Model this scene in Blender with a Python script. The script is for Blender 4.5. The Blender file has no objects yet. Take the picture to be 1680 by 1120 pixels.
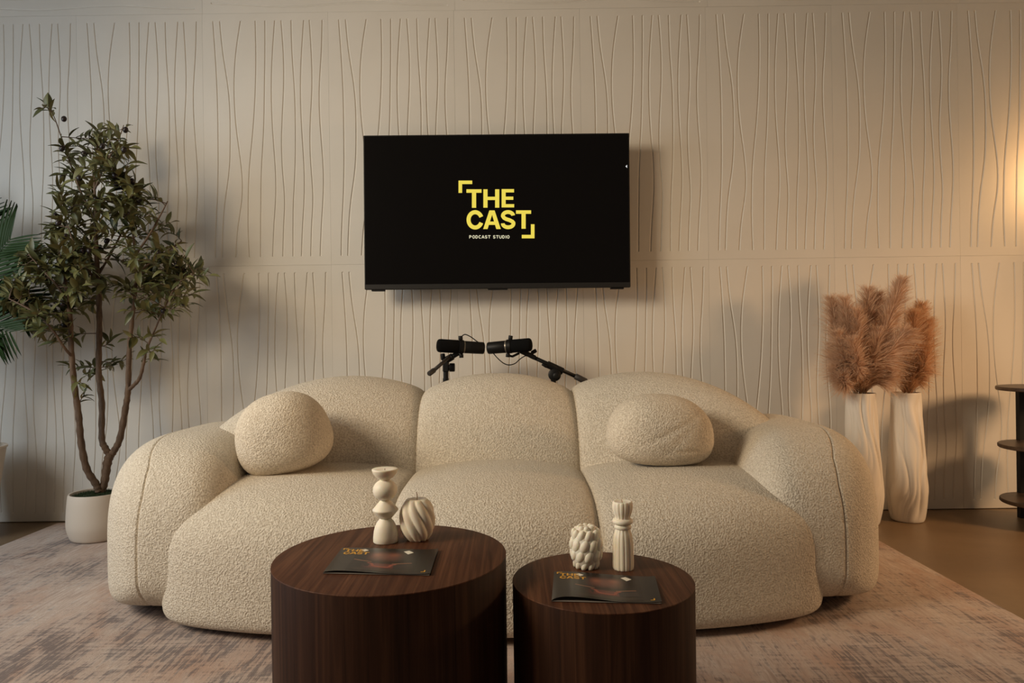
import bpy, math, random
import numpy as np
from mathutils import Vector, Matrix, Quaternion

# ------------------------------------------------------------------ camera, light, exposure
scene = bpy.context.scene
COL = scene.collection
F = 1150.0            # focal length in pixels of the 1680 x 1120 frame
CAM_H = 0.83
ROLL = math.radians(0.8)
cam_d = bpy.data.cameras.new('camera')
cam_d.sensor_width = 36.0
cam_d.lens = F / 1680.0 * 36.0
cam_d.clip_start = 0.02
cam = bpy.data.objects.new('camera', cam_d)
COL.objects.link(cam)
cam.location = (0, 0, CAM_H)
cam.rotation_euler = (math.pi / 2, ROLL, 0)
scene.camera = cam

world = bpy.data.worlds.new('world')
scene.world = world
world.use_nodes = True
wb = world.node_tree.nodes['Background']
wb.inputs[0].default_value = (1.0, 0.80, 0.62, 1)
wb.inputs[1].default_value = 0.082

scene.view_settings.view_transform = 'Standard'
scene.view_settings.look = 'None'
scene.view_settings.gamma = 1.0
scene.view_settings.exposure = 0.0
scene.view_settings.use_curve_mapping = False


def area(name, loc, target, size, energy, color, size_y=None, spread=180):
    d = bpy.data.lights.new(name, 'AREA')
    d.energy = energy
    d.color = color
    d.size = size
    d.spread = math.radians(spread)
    if size_y:
        d.shape = 'RECTANGLE'
        d.size_y = size_y
    o = bpy.data.objects.new(name, d)
    COL.objects.link(o)
    o.location = loc
    o.rotation_euler = (Vector(target) - Vector(loc)).to_track_quat('-Z', 'Y').to_euler()
    return o


# warm studio softbox standing left of the camera, just out of frame
area('studio_softbox_light', (-2.65, 0.50, 2.22), (0.62, 2.70, 0.80), 0.98, 26.5, (1.0, 0.83, 0.60), None, 94)
# cool daylight entering by the window in the left wall
area('window_daylight', (-3.12, 1.65, 1.35), (-1.6, 2.35, 0.95), 1.1, 32, (0.76, 0.89, 1.0), 1.5)
# small warm studio lamp off to the right
area('warm_side_lamp_light', (3.05, 2.10, 1.08), (1.3, 2.8, 0.15), 0.30, 11.5, (1.0, 0.60, 0.30), None, 125)

# ------------------------------------------------------------------ helpers
ca, sa = math.cos(ROLL), math.sin(ROLL)


def ray(px, py):
    dx, dy = px - 840.0, py - 560.0
    u = dx * ca - dy * sa
    v = dx * sa + dy * ca
    return u / F, v / F


def P(px, py, Y):
    u, v = ray(px, py)
    return Vector((u * Y, Y, CAM_H - v * Y))


def PZ(px, py, z):
    u, v = ray(px, py)
    Y = (CAM_H - z) / v
    return Vector((u * Y, Y, z))


ORG = {}


def link(o, parent=None):
    COL.objects.link(o)
    if parent is not None:
        o.parent = parent
    return o


def empty(name, loc):
    o = bpy.data.objects.new(name, None)
    o.empty_display_size = 0.05
    link(o)
    o.location = loc
    ORG[o.name] = Vector(loc)
    return o


def tag(o, label=None, cat=None, group=None, kind=None):
    if label: o['label'] = label
    if cat: o['category'] = cat
    if group: o['group'] = group
    if kind: o['kind'] = kind
    return o


def mesh_data(name, v, f, mat, smooth=True, mat_idx=None):
    me = bpy.data.meshes.new(name)
    me.from_pydata([tuple(p) for p in v], [], [tuple(int(i) for i in q) for q in f])
    mats = mat if isinstance(mat, (list, tuple)) else [mat]
    for m in mats:
        me.materials.append(m)
    if mat_idx is not None:
        me.polygons.foreach_set('material_index', list(mat_idx))
    if smooth:
        me.polygons.foreach_set('use_smooth', [True] * len(me.polygons))
    me.update()
    return me


def build(name, vf, mat, parent=None, smooth=True, mat_idx=None, sharp=None):
    """one mesh object; world-space vertices, stored relative to the thing's own origin"""
    v, f = vf
    org = ORG[parent.name] if parent is not None else Vector((0, 0, 0))
    v = np.asarray([tuple(p) for p in v], float)
    base = Vector((0, 0, 0))
    if parent is None:
        lo, hi = v.min(0), v.max(0)
        base = Vector(((lo[0] + hi[0]) / 2, (lo[1] + hi[1]) / 2, lo[2]))
        org = base
    v = v - np.array(org)
    me = mesh_data(name, v, f, mat, smooth, mat_idx)
    if sharp:
        me.set_sharp_from_angle(angle=math.radians(sharp))
    o = bpy.data.objects.new(name, me)
    link(o, parent)
    if parent is None:
        o.location = base
    ORG[o.name] = org
    return o


def join(*parts):
    V, Fc = [], []
    for v, f in parts:
        n = len(V)
        V += [tuple(p) for p in v]
        Fc += [tuple(i + n for i in q) for q in f]
    return V, Fc


def box(x0, x1, y0, y1, z0, z1):
    v = [(x0, y0, z0), (x1, y0, z0), (x1, y1, z0), (x0, y1, z0), (x0, y0, z1), (x1, y0, z1), (x1, y1, z1), (x0, y1, z1)]
    f = [(3, 2, 1, 0), (4, 5, 6, 7), (0, 1, 5, 4), (1, 2, 6, 5), (2, 3, 7, 6), (3, 0, 4, 7)]
    return v, f


def cbox(x0, x1, y0, y1, z0, z1, b=0.003):
    """box with chamfered edges"""
    xs, ys, zs = (x0, x1), (y0, y1), (z0, z1)
    import itertools
    v, idx = [], {}
    for i, j, k in itertools.product((0, 1), repeat=3):
        for ax in range(3):
            p = [xs[i], ys[j], zs[k]]
            for a in range(3):
                if a != ax:
                    p[a] += b if (i, j, k)[a] == 0 else -b
            idx[(i, j, k, ax)] = len(v)
            v.append(tuple(p))
    f = []
    for ax in range(3):
        o1, o2 = (ax + 1) % 3, (ax + 2) % 3
        for s in (0, 1):
            q = []
            for a, c in ((0, 0), (1, 0), (1, 1), (0, 1)):
                t = [0, 0, 0]; t[ax] = s; t[o1] = a; t[o2] = c
                q.append(idx[(*t, ax)])
            f.append(q if s else q[::-1])
    for ax in range(3):            # edges along ax
        o1, o2 = (ax + 1) % 3, (ax + 2) % 3
        for a in (0, 1):
            for c in (0, 1):
                t0 = [0, 0, 0]; t0[o1] = a; t0[o2] = c
                t1 = list(t0); t1[ax] = 1
                q = [idx[(*t0, o1)], idx[(*t1, o1)], idx[(*t1, o2)], idx[(*t0, o2)]]
                f.append(q if (a ^ c) else q[::-1])
    for i, j, k in itertools.product((0, 1), repeat=3):
        q = [idx[(i, j, k, 0)], idx[(i, j, k, 1)], idx[(i, j, k, 2)]]
        f.append(q if (i + j + k) % 2 else q[::-1])
    return v, f


def tube(pts, radii, n=10, cap=True):
    pts = [Vector(p) for p in pts]
    if not hasattr(radii, '__len__'):
        radii = [radii] * len(pts)
    v, f = [], []
    t0 = (pts[1] - pts[0]).normalized()
    up = Vector((0, 0, 1)) if abs(t0.z) < 0.9 else Vector((1, 0, 0))
    nrm = t0.cross(up).normalized()
    for i, p in enumerate(pts):
        a = pts[max(i - 1, 0)]
        b = pts[min(i + 1, len(pts) - 1)]
        t = (b - a).normalized()
        nrm = (nrm - t * nrm.dot(t)).normalized()
        bn = t.cross(nrm)
        for k in range(n):
            an = 2 * math.pi * k / n
            v.append(p + (nrm * math.cos(an) + bn * math.sin(an)) * radii[i])
    for i in range(len(pts) - 1):
        for k in range(n):
            a, b = i * n + k, i * n + (k + 1) % n
            f.append((a, b, b + n, a + n))
    if cap:
        f.append(tuple(range(n))[::-1])
        f.append(tuple((len(pts) - 1) * n + k for k in range(n)))
    return v, f


def lathe(prof, n=48, c=(0, 0, 0), fn=None, cap_bot=True, cap_top=True):
    """prof = [(r, z)...]; fn(theta, z, r) -> (r, theta)"""
    v, f = [], []
    for r, z in prof:
        for k in range(n):
            th = 2 * math.pi * k / n
            rr, tt = (r, th) if fn is None else fn(th, z, r)
            v.append((c[0] + rr * math.cos(tt), c[1] + rr * math.sin(tt), c[2] + z))
    for i in range(len(prof) - 1):
        for k in range(n):
            a, b = i * n + k, i * n + (k + 1) % n
            f.append((a, b, b + n, a + n))
    if cap_bot: f.append(tuple(range(n))[::-1])
    if cap_top: f.append(tuple((len(prof) - 1) * n + k for k in range(n)))
    return v, f


def axis_lathe(p0, p1, prof, n=24):
    """solid of revolution round the line p0-p1; prof = [(t 0..1, r)]"""
    p0, p1 = Vector(p0), Vector(p1)
    return tube([p0.lerp(p1, t) for t, r in prof], [r for t, r in prof], n) if True else None


def catmull(pts, m=6):
    pts = [Vector(p) for p in pts]
    q = [pts[0] * 2 - pts[1]] + pts + [pts[-1] * 2 - pts[-2]]
    out = []
    for i in range(1, len(q) - 2):
        for k in range(m):
            t = k / m
            a, b, c, d = q[i - 1], q[i], q[i + 1], q[i + 2]
            out.append(0.5 * ((2 * b) + (c - a) * t + (2 * a - 5 * b + 4 * c - d) * t * t + (3 * b - a - 3 * c + d) * t ** 3))
    out.append(pts[-1])
    return out


def interp_list(vals, n):
    xs = np.linspace(0, 1, len(vals))
    return list(np.interp(np.linspace(0, 1, n), xs, vals))


def cube_grid(ax, ay, az):
    """surface of a cube sampled by three 1-D arrays in -1..1 -> verts (n,3), faces"""
    V, Fc = [], []
    arrs = [np.asarray(ax), np.asarray(ay), np.asarray(az)]
    for d in range(3):
        o1, o2 = (d + 1) % 3, (d + 2) % 3
        A, B = arrs[o1], arrs[o2]
        for s in (-1, 1):
            base = sum(len(x) for x in V)
            g = np.zeros((len(A), len(B), 3))
            g[..., d] = s
            g[..., o1] = A[:, None]
            g[..., o2] = B[None, :]
            V.append(g.reshape(-1, 3))
            nb = len(B)
            for i in range(len(A) - 1):
                for j in range(nb - 1):
                    q = [base + i * nb + j, base + (i + 1) * nb + j, base + (i + 1) * nb + j + 1, base + i * nb + j + 1]
                    Fc.append(q if s > 0 else q[::-1])
    V = np.concatenate(V)
    key = np.round(V * 1e5).astype(np.int64)
    uq, first, inv = np.unique(key, axis=0, return_index=True, return_inverse=True)
    inv = inv.reshape(-1)
    return V[first], inv[np.array(Fc)]


def superquad(q, nxy, nz):
    x, y, z = np.abs(q[:, 0]), np.abs(q[:, 1]), np.abs(q[:, 2])
    r = ((x ** nxy + y ** nxy) ** (nz / nxy) + z ** nz) ** (1.0 / nz)
    return q / r[:, None]


def superlobe(q, m_up, m_dn, n_neg, n_pos):
    """like superquad, but the x ends get their own (squarer) exponents and the underside its own profile"""
    x, y, z = np.abs(q[:, 0]), np.abs(q[:, 1]), np.abs(q[:, 2])
    w = np.clip(q[:, 2] * 2 + 0.5, 0, 1)
    m = m_dn * (1 - w) + m_up * w
    w2 = np.clip(q[:, 0] * 1.5 + 0.5, 0, 1)
    n = n_neg * (1 - w2) + n_pos * w2
    yz = (y ** m + z ** m) ** (1 / m)
    r = (yz ** n + x ** n) ** (1 / n)
    return q / r[:, None]


# ------------------------------------------------------------------ materials
def new_mat(name):
    m = bpy.data.materials.new(name)
    m.use_nodes = True
    nt = m.node_tree
    return m, nt, nt.nodes['Principled BSDF']


def N(nt, kind, **kw):
    n = nt.nodes.new(kind)
    for k, val in kw.items():
        if k.startswith('i_'):
            key = k[2:].replace('_', ' ')
            n.inputs[key].default_value = val
        else:
            setattr(n, k, val)
    return n


def plain(name, col, rough=0.6, metal=0.0, spec=None, emit=None, estr=0):
    m, nt, b = new_mat(name)
    b.inputs['Base Color'].default_value = (*col, 1)
    b.inputs['Roughness'].default_value = rough
    b.inputs['Metallic'].default_value = metal
    if spec is not None:
        b.inputs['Specular IOR Level'].default_value = spec
    if emit:
        b.inputs['Emission Color'].default_value = (*emit, 1)
        b.inputs['Emission Strength'].default_value = estr
    return m


def coords(nt, scale=(1, 1, 1), rot=(0, 0, 0), kind='Object'):
    tc = N(nt, 'ShaderNodeTexCoord')
    mp = N(nt, 'ShaderNodeMapping')
    mp.inputs['Scale'].default_value = scale
    mp.inputs['Rotation'].default_value = rot
    nt.links.new(tc.outputs[kind], mp.inputs['Vector'])
    return mp.outputs['Vector']


def noise(nt, vec, scale, detail=3, rough=0.5, dist=0.0):
    n = N(nt, 'ShaderNodeTexNoise')
    n.inputs['Scale'].default_value = scale
    n.inputs['Detail'].default_value = detail
    n.inputs['Roughness'].default_value = rough
    n.inputs['Distortion'].default_value = dist
    nt.links.new(vec, n.inputs['Vector'])
    return n.outputs['Fac']


def ramp(nt, fac, stops):
    r = N(nt, 'ShaderNodeValToRGB')
    el = r.color_ramp.elements
    while len(el) < len(stops):
        el.new(0.5)
    for e, (p, c) in zip(el, stops):
        e.position = p
        e.color = (*c, 1) if len(c) == 3 else c
    nt.links.new(fac, r.inputs['Fac'])
    return r.outputs['Color']


def mixc(nt, fac, a, b, mode='MIX'):
    m = N(nt, 'ShaderNodeMix', data_type='RGBA', blend_type=mode)
    for s, val in ((m.inputs[0], fac), (m.inputs[6], a), (m.inputs[7], b)):
        if hasattr(val, 'is_linked'):
            nt.links.new(val, s)
        elif isinstance(val, (int, float)):
            s.default_value = val
        else:
            s.default_value = (*val, 1)
    return m.outputs[2]


def math_n(nt, op, a, b=0.0):
    m = N(nt, 'ShaderNodeMath', operation=op)
    for s, val in zip(m.inputs, (a, b)):
        if hasattr(val, 'is_linked'):
            nt.links.new(val, s)
        else:
            s.default_value = val
    return m.outputs[0]


def bump(nt, b, h, strength, dist):
    n = N(nt, 'ShaderNodeBump')
    n.inputs['Strength'].default_value = strength
    n.inputs['Distance'].default_value = dist
    nt.links.new(h, n.inputs['Height'])
    nt.links.new(n.outputs['Normal'], b.inputs['Normal'])


# painted wall panel
M_wall, nt, b = new_mat('cream_painted_panel')
v = coords(nt)
c = ramp(nt, noise(nt, v, 3.0, 4), [(0.3, (0.66, 0.615, 0.545)), (0.7, (0.70, 0.655, 0.585))])
nt.links.new(c, b.inputs['Base Color'])
b.inputs['Roughness'].default_value = 0.62
bump(nt, b, noise(nt, v, 260.0, 3, 0.6), 0.10, 0.002)

M_plaster = plain('plain_wall_paint', (0.62, 0.57, 0.50), 0.8)
M_ceiling = plain('ceiling_paint', (0.60, 0.56, 0.50), 0.9)

# polished concrete floor
M_floor, nt, b = new_mat('brown_polished_concrete')
v = coords(nt)
n1 = noise(nt, v, 1.6, 6, 0.62, 0.6)
c1 = ramp(nt, n1, [(0.25, (0.135, 0.085, 0.045)), (0.5, (0.20, 0.13, 0.07)), (0.75, (0.26, 0.175, 0.10))])
n2 = noise(nt, v, 28, 4, 0.6)
c2 = mixc(nt, math_n(nt, 'MULTIPLY', n2, 0.25), c1, (0.11, 0.08, 0.05))
nt.links.new(c2, b.inputs['Base Color'])
b.inputs['Roughness'].default_value = 0.38
bump(nt, b, n2, 0.05, 0.002)

# boucle
def boucle(name, c_lo, c_hi):
    m, nt, b = new_mat(name)
    v = coords(nt)
    n1 = noise(nt, v, 195, 2.5, 0.55, 0.25)
    n2 = noise(nt, v, 420, 2, 0.6)
    h = math_n(nt, 'ADD', ramp(nt, n1, [(0.30, (0, 0, 0)), (0.66, (1, 1, 1))]), math_n(nt, 'MULTIPLY', n2, 0.35))
    col = ramp(nt, n1, [(0.32, c_lo), (0.62, c_hi)])  # hollows between the loops darker: crevice shade put into the yarn colour
    nt.links.new(col, b.inputs['Base Color'])
    b.inputs['Roughness'].default_value = 0.95
    b.inputs['Specular IOR Level'].default_value = 0.15
    b.inputs['Sheen Weight'].default_value = 0.08
    b.inputs['Sheen Roughness'].default_value = 0.5
    b.inputs['Sheen Tint'].default_value = (1, 0.92, 0.8, 1)
    bump(nt, b, h, 1.0, 0.0024)
    return m


M_boucle = boucle('cream_boucle', (0.54, 0.465, 0.37), (0.80, 0.725, 0.61))
M_boucle2 = boucle('pillow_boucle', (0.56, 0.47, 0.365), (0.83, 0.735, 0.60))


# walnut
def walnut(name, scale, rot, k=1.0):
    m, nt, b = new_mat(name)
    v = coords(nt, scale, rot)
    n1 = noise(nt, v, 1.0, 5, 0.6, 0.8)
    c1 = ramp(nt, n1, [(0.28, (0.030, 0.011, 0.0055)), (0.46, (0.064, 0.024, 0.012)), (0.60, (0.105, 0.043, 0.021)), (0.78, (0.16, 0.070, 0.036))])
    n2 = noise(nt, v, 5.5, 3, 0.7, 0.2)
    c2 = mixc(nt, math_n(nt, 'MULTIPLY', n2, 0.5), c1, (0.022, 0.008, 0.004))
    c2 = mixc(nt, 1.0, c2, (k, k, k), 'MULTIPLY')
    nt.links.new(c2, b.inputs['Base Color'])
    b.inputs['Roughness'].default_value = 0.52
    b.inputs['Specular IOR Level'].default_value = 0.18
    bump(nt, b, n2, 0.08, 0.001)
    return m


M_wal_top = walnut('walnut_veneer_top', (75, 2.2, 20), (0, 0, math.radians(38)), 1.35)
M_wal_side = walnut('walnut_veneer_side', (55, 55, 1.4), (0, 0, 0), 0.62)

M_wax, nt, b = new_mat('ivory_wax')
b.inputs['Base Color'].default_value = (0.92, 0.84, 0.70, 1)
b.inputs['Roughness'].default_value = 0.5
b.inputs['Subsurface Weight'].default_value = 0.35
b.inputs['Subsurface Radius'].default_value = (0.012, 0.008, 0.004)
b.inputs['Subsurface Scale'].default_value = 0.6

M_wick = plain('cotton_wick', (0.42, 0.30, 0.2), 0.9)
M_black = plain('black_plastic', (0.006, 0.0055, 0.0055), 0.5, 0, 0.25)
M_blackmetal = plain('black_painted_metal', (0.007, 0.007, 0.007), 0.45, 0.0, 0.3)
M_foam = plain('black_foam', (0.005, 0.005, 0.005), 0.95, 0, 0.1)
M_grip = plain('grey_rubber_grip', (0.035, 0.030, 0.027), 0.55)
M_steel = plain('dull_steel_ring', (0.34, 0.31, 0.27), 0.35, 0.8)
M_screen = plain('black_glass_screen', (0.0035, 0.003, 0.003), 0.16, 0.0, 0.35)
M_logo = plain('lit_yellow_pixels', (0.02, 0.02, 0.01), 0.4, emit=(1.0, 0.80, 0.10), estr=0.82)
M_logo_w = plain('lit_pale_pixels', (0.02, 0.02, 0.02), 0.4, emit=(1.0, 0.93, 0.62), estr=0.8)
M_white_led = plain('lit_white_pixels', (0.02, 0.02, 0.02), 0.4, emit=(1, 1, 1), estr=0.8)

M_pot = plain('off_white_pot', (0.66, 0.58, 0.49), 0.5)
M_planter = plain('cream_planter', (0.62, 0.53, 0.43), 0.55)
M_moss, nt, b = new_mat('dark_green_moss')
c = ramp(nt, noise(nt, coords(nt), 120, 3), [(0.3, (0.008, 0.016, 0.004)), (0.7, (0.03, 0.055, 0.012))])
nt.links.new(c, b.inputs['Base Color'])
b.inputs['Roughness'].default_value = 0.95
M_bark, nt, b = new_mat('brown_bark')
v = coords(nt, (60, 60, 14))
nb_ = noise(nt, v, 1.4, 4, 0.6)
c = ramp(nt, nb_, [(0.3, (0.075, 0.043, 0.025)), (0.7, (0.17, 0.108, 0.066))])
nt.links.new(c, b.inputs['Base Color'])
b.inputs['Roughness'].default_value = 0.85
bump(nt, b, nb_, 0.4, 0.003)
M_leaf_top = plain('olive_leaf_upper', (0.070, 0.076, 0.024), 0.5)
M_leaf_bot = plain('olive_leaf_under', (0.15, 0.145, 0.055), 0.65)
M_leaf_top2 = plain('olive_leaf_upper_pale', (0.125, 0.122, 0.040), 0.5)
M_leaf_bot2 = plain('olive_leaf_under_pale', (0.21, 0.185, 0.07), 0.65)
M_olive = plain('ripe_olive_skin', (0.016, 0.008, 0.008), 0.4)
M_palm = plain('palm_leaf_green', (0.017, 0.040, 0.007), 0.55, 0, 0.2)
M_palmstem = plain('palm_stem_green', (0.05, 0.075, 0.022), 0.5)
M_soil = plain('dark_soil', (0.012, 0.009, 0.006), 0.95)
M_vase, nt, b = new_mat('white_ceramic')
b.inputs['Base Color'].default_value = (0.72, 0.67, 0.60, 1)
b.inputs['Roughness'].default_value = 0.42
bump(nt, b, noise(nt, coords(nt, (40, 40, 6)), 1.0, 3), 0.12, 0.003)


def plume_mat(name, a, bb):
    m, nt, b = new_mat(name)
    c = ramp(nt, noise(nt, coords(nt), 22, 3), [(0.3, a), (0.7, bb)])
    nt.links.new(c, b.inputs['Base Color'])
    b.inputs['Roughness'].default_value = 0.9
    b.inputs['Specular IOR Level'].default_value = 0.1
    tr = N(nt, 'ShaderNodeBsdfTranslucent')
    nt.links.new(c, tr.inputs['Color'])
    mx = N(nt, 'ShaderNodeMixShader')
    mx.inputs[0].default_value = 0.35
    nt.links.new(b.outputs[0], mx.inputs[1])
    nt.links.new(tr.outputs[0], mx.inputs[2])
    nt.links.new(mx.outputs[0], nt.nodes['Material Output'].inputs['Surface'])
    return m


M_plume = plume_mat('dusty_rose_plume', (0.62, 0.42, 0.29), (0.84, 0.63, 0.46))
M_plume2 = plume_mat('tan_plume', (0.68, 0.44, 0.27), (0.85, 0.61, 0.41))
M_stalk = plain('dry_stalk', (0.42, 0.27, 0.14), 0.8)
M_darkwood, nt, b = new_mat('dark_wood_tier')
c = ramp(nt, noise(nt, coords(nt, (3, 40, 10)), 1.5, 4), [(0.3, (0.03, 0.016, 0.009)), (0.7, (0.075, 0.042, 0.022))])
nt.links.new(c, b.inputs['Base Color'])
b.inputs['Roughness'].default_value = 0.4
M_globe = plain('lit_lamp_globe', (0.9, 0.8, 0.6), 0.5, emit=(1.0, 0.60, 0.24), estr=6.0)
M_brass = plain('lamp_brass', (0.35, 0.22, 0.08), 0.35, 0.9)

# rug: distressed weave with streaks running towards the wall
M_rug, nt, b = new_mat('distressed_woven_rug')
vs = coords(nt, (95, 9.0, 1))
vx = coords(nt, (9, 80, 1))
vp = coords(nt, (1.0, 0.62, 1))
st = noise(nt, vs, 1.0, 5, 0.65, 0.4)
st2 = noise(nt, vx, 1.0, 3, 0.6, 0.3)
pa = noise(nt, vp, 2.6, 6, 0.68, 0.7)
pb = noise(nt, coords(nt, (1.3, 0.75, 1)), 3.7, 5, 0.65, 0.5)
base = ramp(nt, st, [(0.34, (0.39, 0.305, 0.26)), (0.5, (0.51, 0.415, 0.36)), (0.66, (0.64, 0.565, 0.51))])
# rust and pink areas
f1 = math_n(nt, 'MULTIPLY', ramp(nt, math_n(nt, 'ADD', pb, math_n(nt, 'MULTIPLY', math_n(nt, 'SUBTRACT', st, 0.5), 0.6)), [(0.47, (0, 0, 0)), (0.66, (1, 1, 1))]), 0.58)
base = mixc(nt, f1, base, (0.42, 0.245, 0.165))
# slate grey worn areas, broken up by the streaks
pm = math_n(nt, 'ADD', pa, math_n(nt, 'MULTIPLY', math_n(nt, 'SUBTRACT', st, 0.5), 0.95))
pm = math_n(nt, 'ADD', pm, math_n(nt, 'MULTIPLY', math_n(nt, 'SUBTRACT', st2, 0.5), 0.30))
f2 = math_n(nt, 'MULTIPLY', ramp(nt, pm, [(0.515, (0, 0, 0)), (0.65, (1, 1, 1))]), 0.80)
base = mixc(nt, f2, base, (0.135, 0.115, 0.118))
# pale worn threads
f3 = math_n(nt, 'MULTIPLY', ramp(nt, math_n(nt, 'SUBTRACT', st, math_n(nt, 'MULTIPLY', pa, 0.35)), [(0.40, (0, 0, 0)), (0.55, (1, 1, 1))]), 0.5)
base = mixc(nt, f3, base, (0.64, 0.58, 0.54))
nt.links.new(base, b.inputs['Base Color'])
b.inputs['Roughness'].default_value = 0.95
b.inputs['Specular IOR Level'].default_value = 0.1
bump(nt, b, math_n(nt, 'ADD', noise(nt, coords(nt, (300, 300, 1)), 1.0, 2), st), 0.35, 0.003)

M_cover = plain('black_glossy_cover', (0.012, 0.010, 0.010), 0.32)
M_page = plain('magazine_paper', (0.35, 0.31, 0.28), 0.6)
M_pr_yellow = plain('print_yellow', (0.72, 0.36, 0.025), 0.4)
M_pr_white = plain('print_white', (0.85, 0.80, 0.68), 0.4)
M_pr_rose = plain('print_rose', (0.30, 0.085, 0.055), 0.4)
M_pr_grey = plain('print_grey', (0.035, 0.028, 0.027), 0.4)
M_pr_tan = plain('print_tan', (0.28, 0.14, 0.085), 0.4)
M_pr_glow, nt, b = new_mat('print_glow')
tc = N(nt, 'ShaderNodeTexCoord')
vl = N(nt, 'ShaderNodeVertexColor') if False else None
at = N(nt, 'ShaderNodeAttribute', attribute_name='printed')
nt.links.new(at.outputs['Color'], b.inputs['Base Color'])
b.inputs['Roughness'].default_value = 0.35

# ------------------------------------------------------------------ the setting
DW = 3.343            # distance of the panelled wall's face
XL, XR, ZC = -3.20, 3.30, 2.95
T = 0.014             # panel thickness

floor = build('floor', box(XL, XR, -0.6, DW + 0.1, -0.08, 0.0), M_floor, smooth=False)
tag(floor, 'brown polished concrete floor showing beside the rug', kind='structure')
wall_back = build('wall_back', box(XL, XR, DW + T, DW + 0.12, 0.0, ZC), M_plaster, smooth=False)
tag(wall_back, 'cream wall clad in panels carved with wavy vertical grooves', kind='structure')
wr = build('wall_right', box(XR, XR + 0.1, 0.2, DW + 0.12, 0.0, ZC), M_plaster, smooth=False)
tag(wr, 'plain cream right wall outside the view', kind='structure')
WY0, WY1, WZ0, WZ1 = 1.05, 2.25, 0.55, 2.15
wl = build('wall_left', join(
    box(XL - 0.1, XL, 0.2, WY0, 0, ZC), box(XL - 0.1, XL, WY1, DW + 0.12, 0, ZC),
    box(XL - 0.1, XL, WY0, WY1, 0, WZ0), box(XL - 0.1, XL, WY0, WY1, WZ1, ZC)), M_plaster, smooth=False)
tag(wl, 'plain cream left wall with a window outside the view', kind='structure')
win = build('window_1', join(
    box(XL - 0.07, XL + 0.01, WY0, WY0 + 0.05, WZ0, WZ1), box(XL - 0.07, XL + 0.01, WY1 - 0.05, WY1, WZ0, WZ1),
    box(XL - 0.07, XL + 0.01, WY0, WY1, WZ0, WZ0 + 0.05), box(XL - 0.07, XL + 0.01, WY0, WY1, WZ1 - 0.05, WZ1)),
    plain('white_window_frame', (0.7, 0.7, 0.68), 0.5), smooth=False)
tag(win, 'white framed window in the left wall outside the view', kind='structure')
M_pane = plain('bright_pane', (0.6, 0.7, 0.8), 0.1, emit=(0.66, 0.83, 1.0), estr=0.5)
build('pane', box(XL - 0.05, XL - 0.045, WY0 + 0.05, WY1 - 0.05, WZ0 + 0.05, WZ1 - 0.05), M_pane, win, smooth=False)
ce = build('ceiling', box(XL - 0.1, XR + 0.1, 0.2, DW + 0.12, ZC, ZC + 0.08), M_ceiling, smooth=False)
tag(ce, 'plain ceiling above the view', kind='structure')

# --- carved panels: one mesh, shared by all
c1x = [[133, 152, 167, 174], [193, 221, 264, 281], [373, 331, 316, 342], [503, 508, 502, 474], [588, 587, 582, 570],
       [673, 652, 642, 655], [729, 748, 749, 730], [817, 825, 843, 851], [927, 907, 897, 910], [977, 993, 997, 978], [1089, 1080, 1062, 1074]]
c1y = [21, 75, 131, 210]
c2x = [[158, 151, 140, 133], [243, 214, 196, 186], [348, 346, 317, 296], [405, 398, 396, 404], [503, 499, 496, 494],
       [617, 616, 603, 591], [675, 688, 681, 672], [771, 760, 755, 753], [846, 844, 832, 821], [904, 914, 904, 896], [999, 995, 982, 971]]
c2y = [272, 315, 356, 407]
PW, PH = 0.600, 1.204
GAP = 0.0003
grooves = []
for a, c in zip(c1x, c2x):
    ys = np.array(c1y + c2y, float)
    xs = np.array([1360 + x / 5.333 for x in a] + [1360 + x / 4.87 for x in c])
    seam = 1366.6 + 0.0090 * (ys - 7)
    u = (xs - seam) / 344.0
    t = 1.0 - (ys - 7.3) / 415.7            # 0 bottom .. 1 top
    # smooth cubic through the samples (natural spline)
    o = np.argsort(t)
    grooves.append((t[o], u[o]))


def spline(xk, yk, x):
    n = len(xk)
    h = np.diff(xk)
    A = np.zeros((n, n)); r = np.zeros(n)
    A[0, 0] = A[-1, -1] = 1
    for i in range(1, n - 1):
        A[i, i - 1], A[i, i], A[i, i + 1] = h[i - 1], 2 * (h[i - 1] + h[i]), h[i]
        r[i] = 3 * ((yk[i + 1] - yk[i]) / h[i] - (yk[i] - yk[i - 1]) / h[i - 1])
    m = np.linalg.solve(A, r)
    i = np.clip(np.searchsorted(xk, x) - 1, 0, n - 2)
    d = x - xk[i]
    bb = (yk[i + 1] - yk[i]) / h[i] - h[i] * (2 * m[i] + m[i + 1]) / 3
    dd = (m[i + 1] - m[i]) / (3 * h[i])
    return yk[i] + bb * d + m[i] * d * d + dd * d ** 3


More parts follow.
